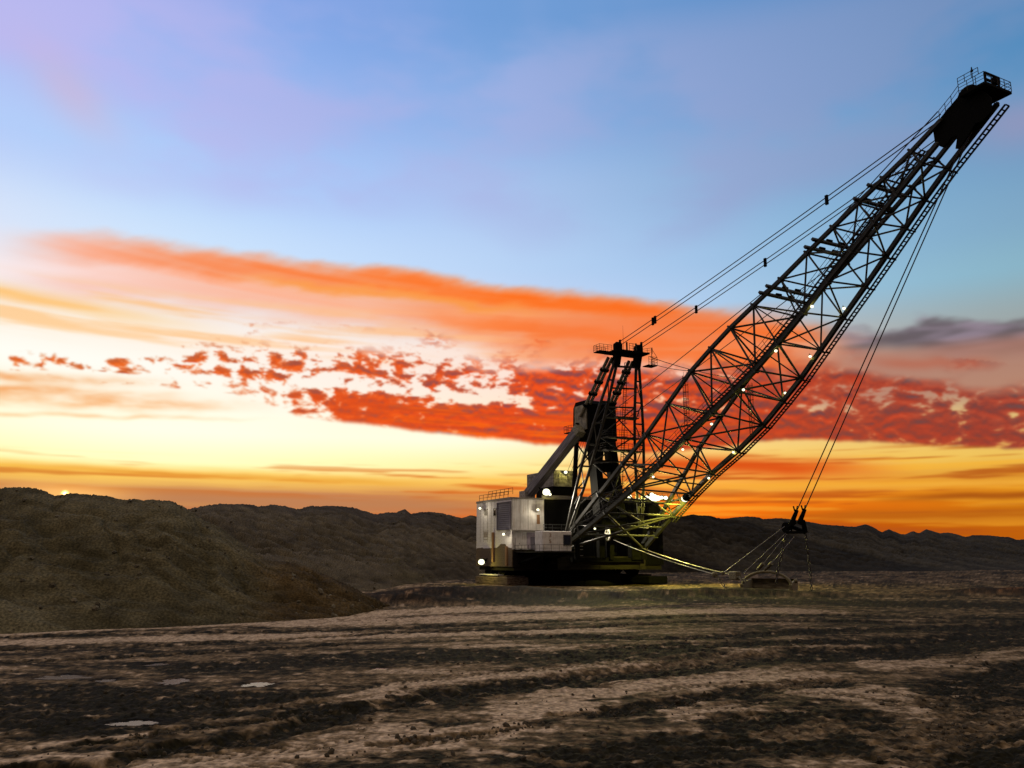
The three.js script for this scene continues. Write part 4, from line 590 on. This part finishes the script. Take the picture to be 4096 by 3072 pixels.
{
  const SD = V3(-1, -0.25, 0.25), FD = V3(-0.2, -0.3, 1), DN = V3(-0.3, -0.8, 0.5);
  lamp(onA(1037, 1098, SIDE - 1.1), 0.26, 12, SD, 0, 0xfff0d0); lamp(onC(1162, 1101, FRONT + 1.2), 0.26, 12, FD, 0, 0xfff0d0); lamp(onA(1088, 1154, SIDE - 1.1), 0.26, 12, SD, 0, 0xfff0d0);
  lamp(onA(1040, 1214, SIDE - 1.4), 0.6, 60, SD); lamp(onC(1180, 1063, FRONT + 0.4), 0.72, 1700, V3(0.5, -0.35, 1), 1.3, 0xfff0d8); lamp(onC(1188, 1068, FRONT + 0.4), 0.28, 8, FD); lamp(onC(1222, 1020, -8.4), 0.34, 20, FD);
  lamp(onC(1262, 1145, 1.5), 0.34, 320, V3(0, 0.1, 1), 1.5, 0xfff0d8); lamp(onC(1285, 1142, 2.4), 0.2, 4, V3(0, -0.5, 1));
  for (const [x, y, r, cd] of [[1360, 1073, 0.44, 900], [1378, 1076.5, 0.26, 40], [1397, 1074.5, 0.4, 120], [1408, 1068, 0.4, 60], [1412, 1076, 0.9, 2800], [1421, 1076, 0.6, 1600], [1429, 1075, 0.4, 90], [1438, 1075.5, 0.42, 700], [1449, 1079, 0.32, 900]]) lamp(onC(x, y, FRONT + 1.2), r, cd, V3(x < 1400 ? -0.5 : 0.1, -0.35, 1), 1.25);
  { const p = onA(1480, 1077, 3.4); lamp(p, 0.64, 3400, boomPt('BR', 0.08).sub(p), 0.62, 0xeadf50); };
  const along = (ch, list) => { for (const [x, y] of list) { const a = (ch[1] === 'L' ? -1 : 1) * halfW(0.35); lamp(onA(x, y, a * 0.9), 0.2, 7, DN); } };
  along('BL', [[1411, 1030], [1475, 971], [1537, 916], [1606, 842]]); along('BR', [[1531, 1033], [1584, 977], [1696, 849]]);
  for (const [x, y, a] of [[1676, 758, -4], [1754, 662, -3.7], [1750, 770, 3.9], [1823, 666, 3.7]]) lamp(onA(x, y, a), 0.21, 7, DN);
}

// ------------------------------------------------------------------ the bucket, resting on the pit floor
{
  const W0 = atDepth(1657, 1277, 126), k = new THREE.Group(); k.name = 'dragline_bucket'; k.position.set(W0.x, 0.05, W0.z); k.rotation.y = Math.atan2(-0.42, 0.9); scene.add(k);
  tag(k, 'large steel bucket with an arched mouth lying at the ends of the drag ropes', 'bucket');
  const hw = 3.4, len = 8.2, H = 2.2; // z+ is the mouth
  const side = (s) => { const sh = new THREE.Shape([[0.2, 0], [0.4, 0.7], [-0.6, H * 0.55], [-len * 0.6, H * 0.72], [-len, H * 0.7], [-len - 0.3, H * 0.45], [-len + 0.3, 0.2], [-len + 1.1, 0]].map(([x, y]) => new THREE.Vector2(x, y))), g = new THREE.ExtrudeGeometry(sh, { depth: 0.16, bevelEnabled: true, bevelSize: 0.04, bevelThickness: 0.04, bevelSegments: 1 }); g.rotateY(-Math.PI / 2); g.translate(s * hw + 0.08, 0, 0); return g; };
  mesh('side_wall', side(-1), mat.bucket, k); mesh('side_wall', side(1), mat.bucket, k);
  mesh('floor_plate', box(-hw, hw, 0, 0.2, -len + 0.8, 0.5), mat.bucket, k); 
  const back = new THREE.CylinderGeometry(1.25, 1.25, hw * 2, 20, 1, true, Math.PI * 0.5, Math.PI * 0.95); back.rotateZ(Math.PI / 2); back.scale(1, 0.7, 0.9); back.translate(0, 0.9, -len + 1.0); const bm = mesh('back_wall', back, mat.bucket.clone(), k); bm.material.side = THREE.DoubleSide;
  const pts = []; for (let i = 0; i <= 24; i++) { const a = Math.PI * (i / 24); pts.push(V3(-Math.cos(a) * (hw + 0.15), 0.75 + Math.sin(a) * 2.15, -0.1 - Math.sin(a) * 0.5)); } mesh('arch', new THREE.TubeGeometry(new THREE.CatmullRomCurve3([V3(-hw - 0.05, 0.1, 0.2), ...pts, V3(hw + 0.05, 0.1, 0.2)]), 48, 0.22, 8), mat.bucket, k);
  for (let i = 0; i < 5; i++) { const x = -hw + 0.45 + (i * (2 * hw - 0.9)) / 4, g = new THREE.ConeGeometry(0.28, 1.2, 4); g.rotateX(Math.PI / 2); g.scale(1, 0.6, 1); g.translate(x, 0.15, 1.0); mesh('tooth', g, mat.grey, k); }
  mesh('lip', rounded(-hw - 0.1, hw + 0.1, 0.02, 0.32, 0.35, 0.75, 0.06), mat.bucket, k);
  for (const s of [-1, 1]) { mesh('trunnion', bar(V3(s * hw, 1.5, -len * 0.55), V3(s * (hw + 0.5), 1.5, -len * 0.55), 0.3, 0.3, 12), mat.bucket, k); mesh('drag_lug', rounded(s * (hw + 0.1) - 0.25, s * (hw + 0.1) + 0.25, 0.3, 1.1, 0.1, 0.8, 0.08), mat.bucket, k); }
}
// rigging between ropes and bucket, still part of the excavator
{
  for (const s of SOCK) { const d = V3(-0.3, -1, -0.35).normalize(), q = s.clone().addScaledVector(d, 1.9); part('rope_socket', [bar(s.clone().addScaledVector(d, -0.3), q, 0.24, 0.36, 8), bar(s.clone().add(V3(-0.25, 0.1, 0)), s.clone().add(V3(-0.45, 0.75, 0)), 0.1), bar(s.clone().add(V3(0.1, 0.2, 0)), s.clone().add(V3(0.2, 0.8, 0.1)), 0.1)], mat.dark); }
  const blk = onA(1700, 1140, -0.4), y1 = onA(1716, 1126, -0.5), y2 = onA(1734, 1124, 0.6), sp = onA(1740, 1150, 1.4);
  const g = new THREE.CylinderGeometry(0.75, 0.75, 0.5, 20); g.rotateZ(Math.PI / 2); g.translate(blk.x, blk.y, blk.z);
  part('dump_block', [g, beam(y1, blk, 0.6, 0.55), beam(blk.clone().add(V3(0.1, 0.4, 0)), sp, 0.4, 0.45)], mat.dark);
  part('spreader_bar', [beam(onA(1697, 1150, -2), sp, 0.3, 0.3), beam(y2, sp, 0.45, 0.4)], mat.dark);
  chain([onA(1697, 1152, -2), onA(1690, 1195, -2.4), onA(1680, 1232, -2.8), onA(1677, 1262, -2.8)], 0.42, mat.rope, machine, 'hoist_chain'); chain([sp, onA(1746, 1200, 2.6), onA(1751, 1240, 3), onA(1753, 1276, 3)], 0.42, mat.rope, machine, 'hoist_chain');
  for (const [p, q] of [[[1697, 1136], [1562, 1238]], [[1703, 1147], [1607, 1238]], [[1707, 1146], [1650, 1217]], [[1716, 1160], [1667, 1217]]]) part('dump_rope', rope(onA(p[0], p[1], -0.6), onA(q[0], q[1], -0.9), 0.065), mat.bright);
  for (const [p, q] of [[[1649, 1217], [1637, 1231]], [[1667, 1217], [1652, 1231]]]) part('rope_link', [bar(onA(p[0], p[1], -0.9), onA(q[0], q[1], -0.9), 0.28, 0.2, 8)], mat.bucket);
  chain([onA(1545, 1241, -1.6), onA(1552, 1249, -1.6), onA(1572, 1276, -1.6)], 0.5, mat.bucket, machine, 'drag_chain'); chain([onA(1592, 1244, 1.6), onA(1600, 1250, 0.8), onA(1613, 1256, 0)], 0.5, mat.bucket, machine, 'drag_chain');
  const k = onA(1588, 1243, 1.6); part('drag_shackle', [rounded(k.x - 0.5, k.x + 0.5, k.y - 0.7, k.y + 0.6, k.z - 0.9, k.z + 0.8, 0.2)], mat.bucket);
  part('drag_shackle', ball(onA(1544, 1241, -1.6), 0.45), mat.bucket); part('rope_clamp', ball(onA(1562, 1238, -0.9), 0.3), mat.bucket);
}
{
  const g = new THREE.DodecahedronGeometry(1, 0), o = new THREE.InstancedMesh(g, M([0.12, 0.105, 0.07], 0.95), hillPts.length), m = new THREE.Matrix4(), e = new THREE.Euler(), qn = new THREE.Quaternion(), r = rng(5), tint = new THREE.Color();
  hillPts.forEach(([x, y, z, s], k) => { e.set(r() * 6, r() * 6, r() * 6); m.compose(V3(x, y + s * 0.2, z), qn.setFromEuler(e), V3(s * (0.8 + 0.7 * r()), s * (0.5 + 0.5 * r()), s)); o.setMatrixAt(k, m); const v = 0.55 + 0.7 * r(); o.setColorAt(k, tint.setRGB(v, v, v)); });
  o.name = 'spoil_stones'; o.userData.kind = 'stuff'; o.userData.label = 'loose stones lying on the slopes of the spoil hills'; o.castShadow = o.receiveShadow = true; scene.add(o);
}
// ------------------------------------------------------------------ clods along the ruts
{
  const r = rng(31), g = new THREE.IcosahedronGeometry(1, 0), N = 2600, o = new THREE.InstancedMesh(g, M([0.055, 0.045, 0.03], 0.95), N), m = new THREE.Matrix4(), e = new THREE.Euler(), qn = new THREE.Quaternion(); let n = 0;
  const lists = DARK.filter((F) => F.d > 0.1);
  while (n < N) { let x, z; if (r() < 0.7) { const F = lists[Math.floor(r() * lists.length)], i = Math.floor(r() * (F.p.length - 1)), t = r(), [ax, az, aw] = F.p[i], [bx, bz] = F.p[i + 1], v = (r() + r() - 1) * aw * 1.3; x = mix(ax, bx, t) + v * 0.3; z = mix(az, bz, t) + v; } else { const q = onGround(r() * 2400 - 100, 1290 + 380 * Math.pow(r(), 0.8)); x = q.x; z = q.z; }
    const s = 0.025 + 0.075 * r() ** 4; e.set(r() * 6, r() * 6, r() * 6); m.compose(V3(x, groundAt(x, z, true).h + s * 0.25, z), qn.setFromEuler(e), V3(s * (0.8 + r()), s * (0.6 + 0.5 * r()), s)); o.setMatrixAt(n++, m); }
  o.name = 'mud_clods'; o.userData.kind = 'stuff'; o.userData.label = 'loose clods of dark mud along the wheel ruts'; o.castShadow = o.receiveShadow = true; scene.add(o);
}
renderer.render(scene, camera);
